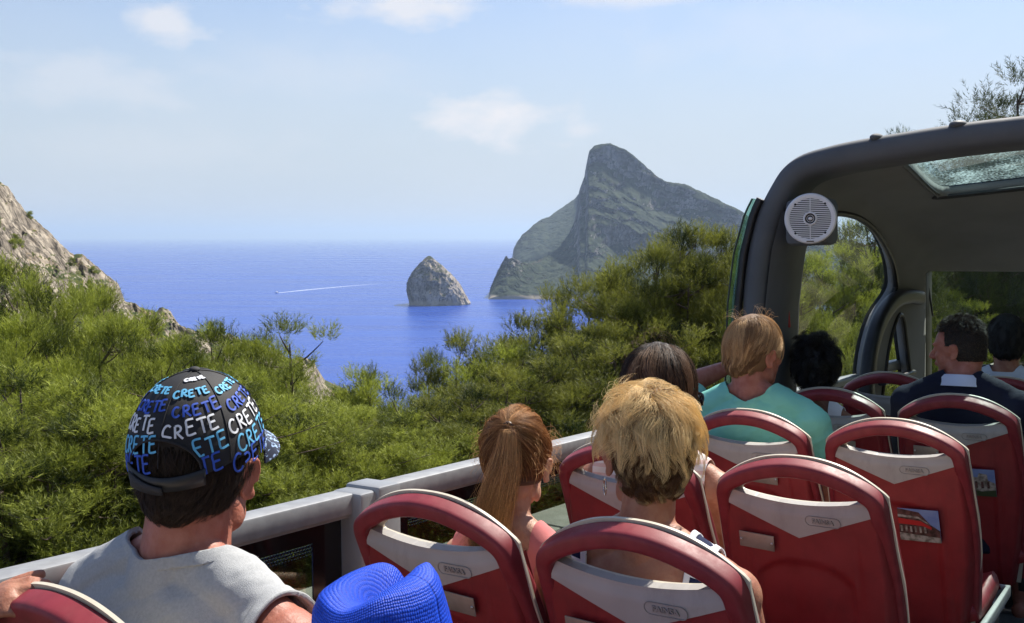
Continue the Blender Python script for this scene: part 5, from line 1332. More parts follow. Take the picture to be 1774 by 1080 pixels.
def scalp_cap(P, name, m, region_f, grow=1.02, parent=None, lump=.0, seed=0):
    """thin solid under-layer of hair"""
    b = MB().ell((0, 0, 0), (1, 1, 1), seg=64); V, F = b.arr(); V, F = clip_tris(V, F, region_f(V))
    g = grow + lump * fbm(V[:, 0] * 4, V[:, 1] * 4, V[:, 2] * 2, 3, seed=seed)
    W = V * HR * np.asarray(g).reshape(-1, 1) if np.ndim(g) else V * HR * g
    W = place(P, W)
    me = evaluated(mesh_from(name, W, F, 180, [m]), [('SOLIDIFY', dict(thickness=.006, offset=-1))])
    me.name = name; me.shade_smooth(); return link(name, me, parent or P.root)
def cap_region(low=-.62, face=.40, fz=.5, side=-.25):
    def f(V):
        x, y, z = V.T
        a = np.minimum(z - low, 1); b = np.maximum(face - y, z - fz); c = np.maximum(.05 - y, z - side)
        return np.minimum(np.minimum(a, b), c)
    return f

# ---------------------------------------------------------------- man in the cap
man = make_person('person', 'man in a black cap printed CRETE and a grey sleeveless shirt at the rail', (-1.575, 1.221, -.322), -25, 2, 3, 1.23, (-1.50, 1.13), -2, SK_RED, sh_w=.205, bulk=1.16, chest=1.05, neckr=.060, jaw=1.18, neck_off=(0, 0, .030), vox=.005,
                  arms={1: dict(elbow=(-1.20, 1.35, -.86), wrist=(-1.33, 1.60, -.92))})
M_TEE = mat('tee_grey', (.37, .38, .385), .9, col2=(.44, .45, .455), nscale=200, ndetail=2, bump=.6, bscale=700, spec=.15, bdist=.002, blend=(.3, .7))
def keep_tank(nr=.066, armx=.175, back=-.018, front=-.10, low=-.20, widen=0.6):
    def f(q):
        x, y, z = q.T
        neck = np.maximum(np.sqrt((x / nr) ** 2 + ((y + .0) / (nr * 1.05)) ** 2) * nr - nr, 0)
        zc = np.where(y > 0, front, back) + np.clip(np.abs(x) - nr * .6, 0, 1) * widen
        a = np.maximum(np.abs(x) - nr, zc - z)
        b = np.maximum(armx + .25 * np.clip(-.02 - z, 0, .2) * 0 - np.abs(x), (low - z))
        return np.minimum(a, b)
    return f
def keep_armcut(armx, low):
    return lambda q: np.maximum(armx(q[:, 2]) - np.abs(q[:, 0]), low - q[:, 2])
def kt(q):
    x, y, z = q.T
    a = (.030 - .07 * np.clip(y * 12, 0, 1) + .18 * np.abs(x)) - z
    return np.minimum(a, np.maximum(.205 - np.abs(x), -.235 - z))
tee = garment(man, 'sleeveless_shirt', M_TEE, .012, kt, wrinkle=.0048, vox=.006, thick=.004, trim=(M_TEE, .017))
def neck_ring(P, rx, ry, z, n=28, zf=0., fx=lambda a: 0):
    a = np.linspace(0, 2 * np.pi, n, endpoint=False)
    return np.array([P.NB + P.Rt @ (np.array([rx * math.cos(t), .0 + ry * math.sin(t), z + zf * (math.sin(t) > 0) * math.sin(t)]) * P.s) for t in a])
M_HMAN = hair_mat('hair_dark_brown', (.018, .011, .007), (.075, .045, .028))
capr = scalp_cap(man, 'hair', mat('hair_base_brown', (.02, .012, .008), .7), cap_region(-1.0, .45, -.2, -.36), 1.0)
comb_down = lambda d: np.stack([d[:, 0] * .25, -.35 + 0 * d[:, 1], -np.ones(len(d))], 1)
def reg_man(d):
    x, y, z = d.T; return ((z > -1.0) & (z < .25) & ~((y > .40)) & ~((y > .02) & (z < -.34))).astype(float)
Q, cl, r = strands(man, 5200, 6, reg_man, comb_down, lambda d: .026 + .014 * (d[:, 2] > -.2), lift=.38, off=(.0, .05), clumps=300, clump=.25, jit=.35, seed=11)
hair_obj('strands', place(man, Q), .00042, r.random(5200)[:, None] * .8 * np.linspace(.5, 1.15, 6)[None] + .15 * (Q[:, 0, 1] > .02)[:, None], M_HMAN, capr)
# --- cap
def on_cap(az, lat, off=0.):
    """az from the back (deg, + to the right), lat elevation (deg) -> head local, radius of the cap"""
    a, l = np.radians(az), np.radians(lat)
    d = np.stack([np.sin(a) * np.cos(l), -np.cos(a) * np.cos(l), np.sin(l)], -1)
    gore = np.sin(np.radians(np.asarray(az)) * 3) ** 2                                     # six gores
    rr = np.array([.0915, .112, .116]) * (1 + .010 * (1 - gore)[..., None] * np.cos(l)[..., None])
    return d * (rr + off) + np.array([0, -.006, .026])
M_CAP = mat('cap_black', (.010, .010, .012), .75, col2=(.016, .016, .018), nscale=30, bump=.4, bscale=1400, bdist=.001)
A_, B_ = np.meshgrid(np.radians(np.linspace(-180, 180, 145)), np.radians(np.linspace(-14, 90, 50)), indexing='ij')
Vc = on_cap(np.degrees(A_), np.degrees(B_)); lat, az = np.degrees(B_), np.degrees(A_)
# lower edge of the crown rises at the sides; half-round opening at the back
edge = -9 + 13 * np.exp(-((np.abs(az) - 95) / 60) ** 2)
hole_t = 24 * np.sqrt(np.clip(1 - (az / 36) ** 2, 0, 1)) - 3
f = np.minimum(lat - edge, np.where(np.abs(az) < 36, lat - hole_t, 10))
def clocal(V): return np.asarray(V) * man.s @ CAPR.T + man.H
CAPR = man.Rh @ np.array(Matrix.Rotation(R_(6), 3, 'X'))
Vv_, Ff_ = clip_tris(clocal(Vc.reshape(-1, 3)), grid_faces(145, 50), f.ravel())
me = evaluated(mesh_from('cap', Vv_, Ff_, 180, [M_CAP]), [('SOLIDIFY', dict(thickness=.0025, offset=1))]); me.shade_smooth(); me.set_sharp_from_angle(angle=R_(60)); me.name = 'cap'
cap_o = link('cap', me, man.root)
# strap across the opening with its buckle end
st = MB(); V = []
for a in np.linspace(-38, 38, 30):
    for l in (-10.5 - 3.5 * math.cos(R_(a * 2.2)), 1.5 - 5.5 * math.cos(R_(a * 2.2))): V.append(on_cap(a, l, .002))
me = evaluated(mesh_from('strap', clocal(np.array(V)), [(2 * i, 2 * i + 2, 2 * i + 3, 2 * i + 1) for i in range(29)], 180, [M_BLACK]), [('SOLIDIFY', dict(thickness=.003, offset=1))]); me.shade_smooth(); link('cap_strap', me, cap_o)
V = []
for a in np.linspace(-30, 4, 14):
    for l in (-12 - 3.2 * math.cos(R_(a * 2.2)), -.5 - 5.5 * math.cos(R_(a * 2.2)) - .12 * (a + 30)): V.append(on_cap(a, l, .0065))
me = evaluated(mesh_from('strap_end', clocal(np.array(V)), [(2 * i, 2 * i + 2, 2 * i + 3, 2 * i + 1) for i in range(13)], 180, [mat('strap_black', (.02, .02, .022), .6, bump=.3, bscale=900)]), [('SOLIDIFY', dict(thickness=.003, offset=1))]); me.shade_smooth(); link('strap_end', me, cap_o)
# binding round the opening
bd = [on_cap(a, 24 * math.sqrt(max(1 - (a / 36) ** 2, 0)) - 3, .001) for a in np.linspace(-36, 36, 40)]
MB().tube(clocal(np.array(bd)), .0022, 8).obj('cap_binding', M_CAP, cap_o)
for g in range(6):
    p = clocal(np.array([on_cap(g * 60, l, .0006) for l in np.linspace(2, 88, 16)])); MB().tube(p, .0011, 6).obj('cap_seam', M_CAP, cap_o)
MB().ell(clocal(on_cap(0, 90, .002)), (.010, .010, .005), CAPR, 16).obj('cap_button', M_CAP, cap_o)
# peak
U, W = np.meshgrid(np.linspace(-1, 1, 25), np.linspace(0, 1, 9), indexing='ij')
az = 180 + U * 58; base = on_cap(az, 2 + 0 * U); out_ = np.stack([np.sin(np.radians(az)) * .55, -np.cos(np.radians(az)), 0 * U], -1)
Vp = base + out_ * (W * .052 * np.sqrt(np.clip(1 - U ** 4, 0, 1)))[..., None] + np.stack([0 * U, 0 * U, -.030 * W * (.6 + .8 * U ** 2)], -1)
M_PEAK = mat('peak_print', (.02, .03, .06), .7, col2=(.35, .5, .75), nscale=70, ndetail=3, blend=(.55, .60), stretch=(1, 1, 2.5))
me = evaluated(mesh_from('cap_peak', clocal(Vp.reshape(-1, 3)), grid_faces(25, 9), 180, [M_PEAK]), [('SOLIDIFY', dict(thickness=.004, offset=0))]); me.shade_smooth(); me.set_sharp_from_angle(angle=R_(60)); link('cap_peak', me, cap_o)
# hand-drawn lettering: strokes laid on the crown
GL = {'C': [[(.78, .86), (.6, .98), (.36, .96), (.14, .76), (.05, .48), (.12, .2), (.34, .03), (.6, .03), (.82, .2)]],
      'R': [[(.12, .0), (.15, .5), (.16, .98)], [(.16, .98), (.5, 1.0), (.72, .82), (.62, .58), (.16, .48)], [(.32, .5), (.58, .22), (.84, -.02)]],
      'E': [[(.74, .98), (.14, .95), (.12, .5), (.14, .02), (.78, .04)], [(.13, .51), (.64, .53)]],
      'T': [[(.02, .95), (.44, .98), (.90, .96)], [(.46, .97), (.47, .5), (.48, .0)]]}
M_LW = mat('print_white', (.72, .74, .78), .7); M_LB = mat('print_blue', (.025, .085, .48), .7); M_LC = mat('print_light_blue', (.12, .45, .72), .7)
def word(az0, lat0, h, m, tilt=0., j=0, name='lettering'):
    mb = MB(); R0 = .103; sp = .92; tot = 5 * sp; rr = np.random.default_rng(j)
    for i, ch in enumerate('CRETE'):
        Xc = (.4 + i * sp * .88 - tot * .5 * .95) * h; ac = az0 + math.degrees(Xc / (R0 * math.cos(R_(lat0)))); lc = lat0 + math.degrees(math.sin(R_(tilt)) * Xc / .112)
        if abs(ac) < 36 and lc < 24 * math.sqrt(max(1 - (ac / 36) ** 2, 0)) + 1: continue
        dy = rr.normal() * .05; sc_ = 1 + rr.normal() * .05
        for stt in GL[ch]:
            pts = smooth_curve(np.array(stt), 4) * sc_; P3 = []; 
            for (x, y) in pts:
                X = (x * .80 + i * sp * .88 - tot * .5 * .95) * h; Y = (y - .5 + dy) * h
                c, s_ = math.cos(R_(tilt)), math.sin(R_(tilt)); X, Y = X * c - Y * s_, X * s_ + Y * c
                la = lat0 + math.degrees(Y / .112); P3.append((az0 + math.degrees(X / (R0 * math.cos(R_(lat0)))), la))
            if min(p[1] for p in P3) < -8: continue
            Pq = [(a, l) for a, l in P3 if not (abs(a) < 37 and l < 24 * math.sqrt(max(1 - (a / 37) ** 2, 0)) - 0.5) and l < 84]
            if len(Pq) < 2: continue
            C3 = np.array([on_cap(a, l, .0011) for a, l in Pq]); nrm = [norm(p - np.array([0, -.006, .026])) for p in C3]
            w = .0030; prof = np.array([(w / 2, 0), (w / 2, .0006), (-w / 2, .0006), (-w / 2, 0)])
            mb.sweep(C3, prof, ups=nrm)
    if mb.n > 0:
        V, F = mb.arr(); link(name, mesh_from(name, clocal(V), F, 30, [m]), cap_o)
cols = [M_LB, M_LC, M_LW, M_LB, M_LC]
k = 0
for g in range(6):
    a0 = g * 60 + 33
    if g * 60 + 0 == 180: pass
    for i, la in enumerate((1, 15, 29, 43, 57, 72)):
        m_ = [M_LB, M_LC, M_LW, M_LB, M_LC, M_LW, M_LB][i]
        hh = .0235 * max(.25, math.cos(R_(la))) ** 1.0
        if (i == 5 and g % 3): k += 1; continue
        word(a0 + (3 if i % 2 else -3), la, hh, m_, tilt=9, j=k); k += 1
# ---------------------------------------------------------------- hand on the nearest handle
gx = bat(22, 1052, 1, .93)
hb_ = np.array(bat(60, 1012, 1, .90))
other = make_person('person', 'passenger mostly out of view whose hand grips the nearest seat handle', (-1.62, .12, -.30), 10, 0, 0, 1.08, (-1.50, .02), 0, SK_TAN, sh_w=.19, bulk=1.0, vox=.0052,
                    arms={1: dict(elbow=(-1.50, .50, -.78), wrist=hb_ + np.array([-.078, -.065, -.062]), f=(.62, .30, .50), p=(.35, .75, -.55), curl=.52, sd=1)})
garment(other, 'shirt', cloth_mat('cream_shirt', (.6, .56, .48)), .012, None, sleeves=.6, wrinkle=.003, vox=.009)
scalp_cap(other, 'hair', mat('hair_base_dark', (.02, .012, .008), .6), cap_region(), 1.05, lump=.05)

# ---------------------------------------------------------------- person under the blue hat
hatp = make_person('person', 'child in a blue woven straw trilby, only the hat showing above the bottom edge', (-.985, 1.09, -.60), 5, 0, 0, .98, (-.985, 1.10), 0, SK_FAIR, sh_w=.15, bulk=.9, vox=.008)
hatp.root['label'] = 'passenger in a blue woven trilby, only the hat showing'
garment(hatp, 'shirt', cloth_mat('blue_shirt', (.05, .12, .4)), .010, None, sleeves=.5, vox=.01)
M_HAT = bpy.data.materials.new('hat_blue_weave'); M_HAT.use_nodes = True; nt = M_HAT.node_tree; b = nt.nodes['Principled BSDF']
b.inputs['Roughness'].default_value = .55; b.inputs['Specular IOR Level'].default_value = .25
uvn = nt.nodes.new('ShaderNodeUVMap'); mp = nt.nodes.new('ShaderNodeMapping'); nt.links.new(uvn.outputs[0], mp.inputs[0])
bk = nt.nodes.new('ShaderNodeTexVoronoi'); bk.inputs['Scale'].default_value = 1.0; bk.inputs['Randomness'].default_value = .25; nt.links.new(mp.outputs[0], bk.inputs[0]); mp.inputs['Scale'].default_value = (170, 52, 1)
cr = nt.nodes.new('ShaderNodeValToRGB'); cr.color_ramp.elements[0].color = (.006, .060, .56, 1); cr.color_ramp.elements[1].color = (.002, .014, .20, 1); cr.color_ramp.elements[0].position = .35; cr.color_ramp.elements[1].position = .75
nt.links.new(bk.outputs['Distance'], cr.inputs[0]); nt.links.new(cr.outputs[0], b.inputs['Base Color'])
bp = nt.nodes.new('ShaderNodeBump'); bp.invert = True; bp.inputs['Strength'].default_value = .8; bp.inputs['Distance'].default_value = .002; nt.links.new(bk.outputs['Distance'], bp.inputs['Height']); nt.links.new(bp.outputs[0], b.inputs['Normal'])
U, W = np.meshgrid(np.linspace(0, 1, 97), np.linspace(0, 1, 60), indexing='ij')
th = U * 2 * np.pi
# profile of radius and height from brim edge to the top centre
tt = [0, .05, .22, .27, .45, .62, .72, .80, .90, 1.0]; rr_ = [.155, .150, .108, .104, .098, .092, .082, .060, .030, .0]; zz_ = [.004, -.004, -.006, .0, .045, .088, .103, .107, .106, .105]
r_ = np.interp(W, tt, rr_); z_ = np.interp(W, tt, zz_)
X = r_ * np.cos(th) * .88; Y = r_ * np.sin(th) * 1.08
up_ = sstep(.30, .75, W)
z_ = z_ - .040 * up_ * np.exp(-(X / .022) ** 2) * sstep(-.10, .05, Y + .0)                  # centre crease
z_ = z_ + .012 * up_ * np.exp(-((np.abs(X) - .05) / .03) ** 2)
pin = sstep(.3, .8, W) * np.exp(-((Y - .075) / .04) ** 2); X = X * (1 - .20 * pin)         # front pinch
z_ = z_ + .02 * (1 - sstep(.2, .3, W)) * (np.abs(np.cos(th)) ** 2) + .012 * up_ * (Y / .1)
Vh = np.stack([X, Y, z_], -1) + .0008 * fbm(X * 30, Y * 30, z_ * 30, 3)[..., None]
HT = bat(668, 1035, 1, 1.085) + np.array([0, 0, -.040]); Rhat = rotm(-12, -2, -6)
Vw = Vh.reshape(-1, 3) * 1.06 @ Rhat.T + np.array(HT) + np.array([0, 0, -.060])
gf = grid_faces(97, 60); me = mesh_from('hat', Vw, gf, 180, [M_HAT]); uv = me.uv_layers.new(name='UVMap'); UVc = np.stack([U.ravel(), W.ravel()], 1)
li = np.zeros(len(me.loops), np.int32); me.loops.foreach_get('vertex_index', li); uv.data.foreach_set('uv', UVc[li].astype(np.float32).ravel())
me = evaluated(me, [('SOLIDIFY', dict(thickness=.003, offset=-1))]); me.shade_smooth(); hat_o = link('hat', me, hatp.root)
bn = [np.array([.1045 * math.cos(t) * .88, .1045 * math.sin(t) * 1.08, .010]) for t in np.linspace(0, 2 * np.pi, 60, endpoint=False)]
bn = np.array(bn) * 1.06 @ Rhat.T + np.array(HT) + np.array([0, 0, -.060])
MB().sweep(bn, rrect(.005, .026, .002), closed=True).obj('hat_band', cloth_mat('hat_band_blue', (.006, .03, .28)), hat_o)
# ---------------------------------------------------------------- short-haired blonde woman
def reg(low, face=.42, fz=.5, side=-.28, top=2, ear=False): 
    def f(d):
        x, y, z = d.T; return ((z > low) & (z < top) & ~((y > face) & (z < fz)) & ~((y > .0) & (z < side)) & ~(ear & (np.abs(x) > .70) & (z < .04) & (y > -.30))).astype(float)
    return f
def whorl_comb(w, down=.5, side=0.):
    w = norm(np.array(w, float))
    def f(d):
        a = d - w; a = norm(a); return a + np.array([side, 0, -down])
    return f
def stripes_mat(name, c1, c2, scale, frac=.5, vec=(0, 0, 1), c3=None):
    m = mat(name, c1, .85, spec=.2, bump=.3, bscale=900, bdist=.001); nt = m.node_tree; b = nt.nodes['Principled BSDF']
    tc = nt.nodes['Texture Coordinate']; dt = nt.nodes.new('ShaderNodeVectorMath'); dt.operation = 'DOT_PRODUCT'; dt.inputs[1].default_value = vec
    fr = nt.nodes.new('ShaderNodeMath'); fr.operation = 'MULTIPLY'; fr.inputs[1].default_value = scale; f2 = nt.nodes.new('ShaderNodeMath'); f2.operation = 'FRACT'
    g = nt.nodes.new('ShaderNodeMath'); g.operation = 'GREATER_THAN'; g.inputs[1].default_value = frac
    mx = nt.nodes.new('ShaderNodeMix'); mx.data_type = 'RGBA'; mx.inputs[6].default_value = (*c1, 1); mx.inputs[7].default_value = (*c2, 1)
    nt.links.new(tc.outputs['Object'], dt.inputs[0]); nt.links.new(dt.outputs['Value'], fr.inputs[0]); nt.links.new(fr.outputs[0], f2.inputs[0]); nt.links.new(f2.outputs[0], g.inputs[0])
    nt.links.new(g.outputs[0], mx.inputs[0]); nt.links.new(mx.outputs[2], b.inputs['Base Color']); return m

bl = make_person('person', 'woman with short blonde hair, hoop earring and navy-striped white top', bat(1124, 784, 1, 2.0), -38, -2, 2, 1.09, (-1.0, 2.04), -8, SK_TAN, sh_w=.178, bulk=.97, female=True, neckr=.050, vox=.0052)
def kb(q):
    x, y, z = q.T
    back = (-.215 + 1.05 * np.abs(x)) - z; front = (-.20 + 1.0 * np.abs(x)) - z
    a = np.where(y < .0, back, front); a = np.minimum(a, 1)
    return np.minimum(np.maximum(a, np.abs(x) - .10) * 1.0, np.maximum(.152 - np.abs(x), -.235 - z))
M_WHT = cloth_mat('trim_white', (.66, .67, .74))
garment(bl, 'striped_top', stripes_mat('navy_stripes', (.66, .67, .74), (.012, .018, .06), 27, .58, (.25, 0, .97)), .007, kb, vox=.006, trim=(M_WHT, .011))
MB().tube([bl.H + bl.Rh @ (np.array([-.083, -.004, -.052]) + np.array([-.003, .0165 * math.sin(t), -.0165 + .0165 * math.cos(t)])) * bl.s for t in np.linspace(0, 2 * np.pi, 24, endpoint=False)], .0016, 8, closed=True).obj('earring', mat('silver', (.75, .70, .60), .18, metal=1), bl.root)
M_HBL = hair_mat('hair_blonde', (.095, .042, .015), (.90, .66, .31), rough=.48)
cap_b = scalp_cap(bl, 'hair', mat('hair_base_blonde', (.20, .105, .04), .8), cap_region(-1.02, .45, .3, -.32), np.array(1.05), lump=.06, seed=3)
WH = (.10, -.20, .97)
def tint_by_height(Q, r, lo, hi, amp=.22, amt=1.0):
    z0 = Q[:, 0, 2] / HR[2]; g = sstep(lo, hi, z0); n = len(Q)
    return np.clip(g[:, None] * .75 * amt + r.normal(size=(n, 1)) * amp + np.linspace(-.28, .28, Q.shape[1])[None], 0, 1)  # dark roots and light tips along each strand paint shading for depth
Ls = lambda d: .026 + .052 * sstep(-.1, .75, d[:, 2])
cmb = lambda d: whorl_comb(WH, .35, 0)(d) + .55 * np.stack([np.sin(d[:, 2] * 8 + 2 + 3 * d[:, 0]), .2 * np.sin(d[:, 0] * 9), .4 * np.cos(d[:, 0] * 7)], 1)
Q1, cl, r = strands(bl, 16000, 9, reg(-1.01, .5, .42, -.36, ear=True), cmb, Ls, lift=lambda d: .14 + .62 * sstep(-.2, .8, d[:, 2]), off=(.02, .20), clumps=260, clump=.62, jit=.42, seed=21, curl=.05)
T1 = tint_by_height(Q1, r, -.55, .40, .13) + (r.normal(size=260)[cl] * .26)[:, None]
hair_obj('strands', place(bl, Q1), .00032, np.clip(T1, 0, 1), M_HBL, cap_b)
Q2, cl, r = strands(bl, 2200, 11, reg(.05, .5, .3), cmb, lambda d: .088 + 0 * d[:, 0], lift=.75, off=(.12, .30), clumps=46, clump=.85, jit=.5, seed=22, curl=.12)
hair_obj('strands', place(bl, Q2), .00034, np.clip(.85 + .2 * r.normal(size=(2200, 1)), 0, 1), M_HBL, cap_b)
# wind-blown wisps on the left side
Q3, cl, r = strands(bl, 200, 9, lambda d: ((d[:, 0] < -.45) & (d[:, 2] > -.1) & (d[:, 1] < .6)).astype(float), lambda d: np.array([-.7, -.3, .3]) + 0 * d, lambda d: .075 + 0 * d[:, 0], lift=.9, off=(.2, .5), clumps=24, clump=.4, jit=.5, seed=23, curl=.25)
hair_obj('strands', place(bl, Q3), .00028, .95, M_HBL, cap_b)

# ---------------------------------------------------------------- girl with the ponytail
gi = make_person('person', 'girl with a light brown ponytail and coral pink top', bat(895, 800, 1, 1.99), -22, -3, 2, .93, (-1.46, 2.03), -4, SK_FAIR, sh_w=.150, bulk=.80, female=True, neckr=.044, vox=.0048)
def kg(q):
    x, y, z = q.T
    a = np.maximum(np.abs(x) - .085, (-.045 + .3 * np.abs(x)) - z)
    return np.minimum(a, np.maximum(.145 - np.abs(x), -.215 - z))
garment(gi, 'pink_top', cloth_mat('coral_pink', (.62, .21, .20), (.56, .18, .18)), .008, kg, vox=.0058, wrinkle=.0015)
M_HGI = hair_mat('hair_light_brown', (.12, .045, .016), (.78, .42, .16))
cap_g = scalp_cap(gi, 'hair', mat('hair_base_brown2', (.085, .042, .02), .7), cap_region(-.62, .52, .42, -.22), 1.02)
TIE = norm(np.array([-.02, -.80, .62]))
def comb_tie(d):
    return norm(TIE * 1.02 - d) + 0 * d
lt_ = lambda d: np.clip(np.arccos(np.clip(d @ TIE, -1, 1)) * .094 - .004, .01, .3)
Q, cl, r = strands(gi, 6500, 9, reg(-.62, .55, .45, -.20), comb_tie, lt_, lift=.10, off=(.015, .065), clumps=420, clump=.35, jit=.10, seed=31)
hair_obj('strands', place(gi, Q), .0004, np.clip(.35 + .22 * r.normal(size=(6500, 1)) + .25 * (Q[:, :1, 2] / HR[2]), 0, 1), M_HGI, cap_g)
tie_w = place(gi, (TIE * HR * 1.05)[None])[0]
tie_dir = gi.Rh @ TIE
MB().tube([tie_w + tie_dir * .006 + .014 * (math.cos(t) * np.cross(tie_dir, [0, 0, 1]) + math.sin(t) * np.array([0, 0, 1]) * .9) for t in np.linspace(0, 2 * np.pi, 20, endpoint=False)], .0042, 8, closed=True).obj('hair_tie', M_BLACK, gi.root)
def ponytail(P, n, k, seed, L_=.262, wid=.043, fray=.02):
    r = np.random.default_rng(seed); t = np.linspace(0, 1, k); a = r.uniform(0, 6.28, n); q = np.sqrt(r.random(n)); ln = 1 + r.normal(size=n) * .10
    right = norm(np.cross(tie_dir, [0, 0, 1.])); back = norm(np.cross([0, 0, 1.], right)) * -1
    back = norm(np.array([tie_dir[0], tie_dir[1], 0]))
    rad = wid * (.26 + .74 * np.sin(np.pi * np.clip(t * .92, 0, 1)) ** .9) * (1 - .35 * t ** 3)
    cx = .040 * np.sin(np.minimum(t * 3.0, 1.6)) ; drop = -L_ * t ** 1.12 + .022 * np.sin(np.pi * np.clip(t * 4, 0, 1))
    sway = .040 * t ** 1.5 - .008 * np.sin(t * 5)
    P0 = tie_w[None, None] + (back * 1.0)[None, None] * (cx[None, :, None] * 1.05)
    z = drop[None] * ln[:, None]
    off = (np.cos(a) * q)[:, None] * rad[None]; off2 = (np.sin(a) * q)[:, None] * rad[None] * .62
    cg_ = r.integers(0, 46, n); ca_ = r.uniform(0, 6.28, 46); cq_ = np.sqrt(r.random(46)); cp_ = r.uniform(0, 6.28, 46)
    g_ = (.75 * t ** .7)[None]; off = off * (1 - g_) + (np.cos(ca_) * cq_)[cg_][:, None] * rad[None] * g_ * 1.12; off2 = off2 * (1 - g_) + (np.sin(ca_) * cq_)[cg_][:, None] * rad[None] * .62 * g_
    w = .009 * np.sin(t[None] * 7 + cp_[cg_][:, None]) * t[None] ** .8 + fray * (r.normal(size=n)[:, None]) * t[None] ** 3
    X = P0 + right * (off + sway[None] + w)[..., None] + back * off2[..., None] + np.array([0, 0, 1.]) * z[..., None]
    return X, r
X, r = ponytail(gi, 5000, 14, 5)
hair_obj('ponytail', X, .00036, np.clip(.60 + .22 * r.normal(size=(5000, 1)), 0, 1), M_HGI, cap_g)
Q, cl, r = strands(gi, 160, 9, lambda d: ((np.abs(d[:, 0]) > .55) & (d[:, 2] > -.3) & (d[:, 2] < .6)).astype(float), lambda d: np.stack([np.sign(d[:, 0]) * .8, -.5 + 0 * d[:, 0], -.2 + 0 * d[:, 0]], 1), lambda d: .06 + 0 * d[:, 0], lift=.7, off=(.1, .5), clumps=30, clump=.2, jit=.6, seed=33, curl=.3)
hair_obj('strands', place(gi, Q), .00025, .8, M_HGI, cap_g)

# ---------------------------------------------------------------- dark-haired woman behind the blonde
dk = make_person('person', 'brown-haired woman in a pale striped top, mostly hidden by the blonde woman', bat(1140, 678, 1, 2.90), -32, -4, 0, 1.14, (-1.47, 2.93), -6, SK_TAN, sh_w=.178, bulk=.95, female=True, neckr=.050, vox=.007)
def kd(q):
    x, y, z = q.T
    a = np.maximum(np.abs(x) - .115, (-.06 + .3 * np.abs(x)) - z)
    return np.minimum(a, np.maximum(.158 - np.abs(x), -.23 - z))
garment(dk, 'pale_top', stripes_mat('pink_stripes', (.72, .68, .68), (.66, .48, .46), 34, .6), .009, kd, wrinkle=.002)
M_HDK = hair_mat('hair_brown', (.024, .014, .009), (.30, .17, .09))
cap_d = scalp_cap(dk, 'hair', mat('hair_base_dk', (.022, .014, .010), .7), cap_region(-.8, .5, .45, -.3), np.array(1.08), lump=.05)
Q, cl, r = strands(dk, 4200, 10, reg(-.7, .55, .45, -.25), lambda d: whorl_comb((.05, .2, .98), .5)(d) + .2 * np.stack([np.sin(d[:, 2] * 8), 0 * d[:, 0], 0 * d[:, 0]], 1), lambda d: .15 + 0 * d[:, 0], lift=.28, off=(.06, .20), clumps=160, clump=.6, jit=.25, seed=41)
hair_obj('strands', place(dk, Q), .0005, np.clip(.30 + (.25 * r.normal(size=160))[cl][:, None] + .12 * r.normal(size=(4200, 1)), 0, 1), M_HDK, cap_d)
Q, cl, r = strands(dk, 60, 9, lambda d: ((d[:, 2] > .3)).astype(float), lambda d: np.array([-.6, 0, .5]) + 0 * d, lambda d: .09 + 0 * d[:, 0], lift=.9, off=(.1, .5), clumps=12, clump=.2, jit=.6, seed=43, curl=.3)
hair_obj('strands', place(dk, Q), .00028, .6, M_HDK, cap_d)
sg = MB(); sgb = bat(1212, 688, 1, 3.02)
sg.tube(smooth_curve([sgb + [-.05, .06, .01], sgb + [-.02, .02, .012], sgb + [.01, .0, .005], sgb + [.012, -.01, -.025]], 4), .005, 8)
sg.ell(sgb + [-.015, .03, -.012], (.03, .008, .022), rotm(40)); sg.obj('sunglasses', mat('sunglass', (.01, .01, .01), .1), dk.root)

# ---------------------------------------------------------------- man in turquoise
te = make_person('person', 'blond man in a turquoise t-shirt with one arm stretched to the canopy pillar', bat(1307, 610, 1, 3.80), 22, 0, 2, 1.13, (-1.50, 3.82), -6, SK_RED, sh_w=.195, bulk=1.04, neckr=.055, vox=.0055, neck_off=(0, 0, .025),
                 arms={-1: dict(elbow=bat(1186, 668, 1, 3.98), wrist=bat(1262, 636, 1, 4.22), f=(.5, .6, .1), p=(.3, .2, -1), curl=.5)})
def kteal(q):
    x, y, z = q.T
    return np.maximum(np.sqrt((x / .088) ** 2 + ((y - .01) / .085) ** 2) - 1, (-.005 + .45 * np.abs(x) - z) * 5)
garment(te, 't_shirt', cloth_mat('turquoise', (.24, .62, .50), (.20, .55, .445)), .011, kteal, sleeves=.62, wrinkle=.0050, vox=.0065, thick=.004, seed=4)
M_HTE = hair_mat('hair_sandy', (.17, .085, .038), (.66, .43, .21))
cap_t = scalp_cap(te, 'hair', mat('hair_base_sandy', (.16, .085, .04), .7), cap_region(-.92, .50, .3, -.12), np.array(1.04), lump=.03)
Q, cl, r = strands(te, 9500, 11, reg(-.90, .55, .35, -.05, ear=True), lambda d: whorl_comb((-.05, -.10, .99), .55)(d) + np.stack([0 * d[:, 0], -1.1 * sstep(.5, .9, np.abs(d[:, 0])), 0 * d[:, 0]], 1), lambda d: (.030 + .080 * sstep(-.35, .55, d[:, 2])) * (1 - .35 * sstep(.6, .9, np.abs(d[:, 0]))), lift=.16, off=(.02, .13), clumps=240, clump=.7, jit=.22, seed=51, grav=.12)
hair_obj('strands', place(te, Q), .00042, np.clip(.42 + (.2 * r.normal(size=300))[cl][:, None] + .12 * r.normal(size=(9500, 1)) + .22 * (Q[:, :1, 2] / HR[2]), 0, 1), M_HTE, cap_t)
Q, cl, r = strands(te, 36, 8, lambda d: ((d[:, 2] > .75)).astype(float), lambda d: np.array([-.3, -.2, .5]) + 0 * d, lambda d: .05 + 0 * d[:, 0], lift=.9, off=(.1, .5), clumps=10, clump=.3, jit=.5, seed=53, curl=.08)
hair_obj('strands', place(te, Q), .0004, .95, M_HTE, cap_t)

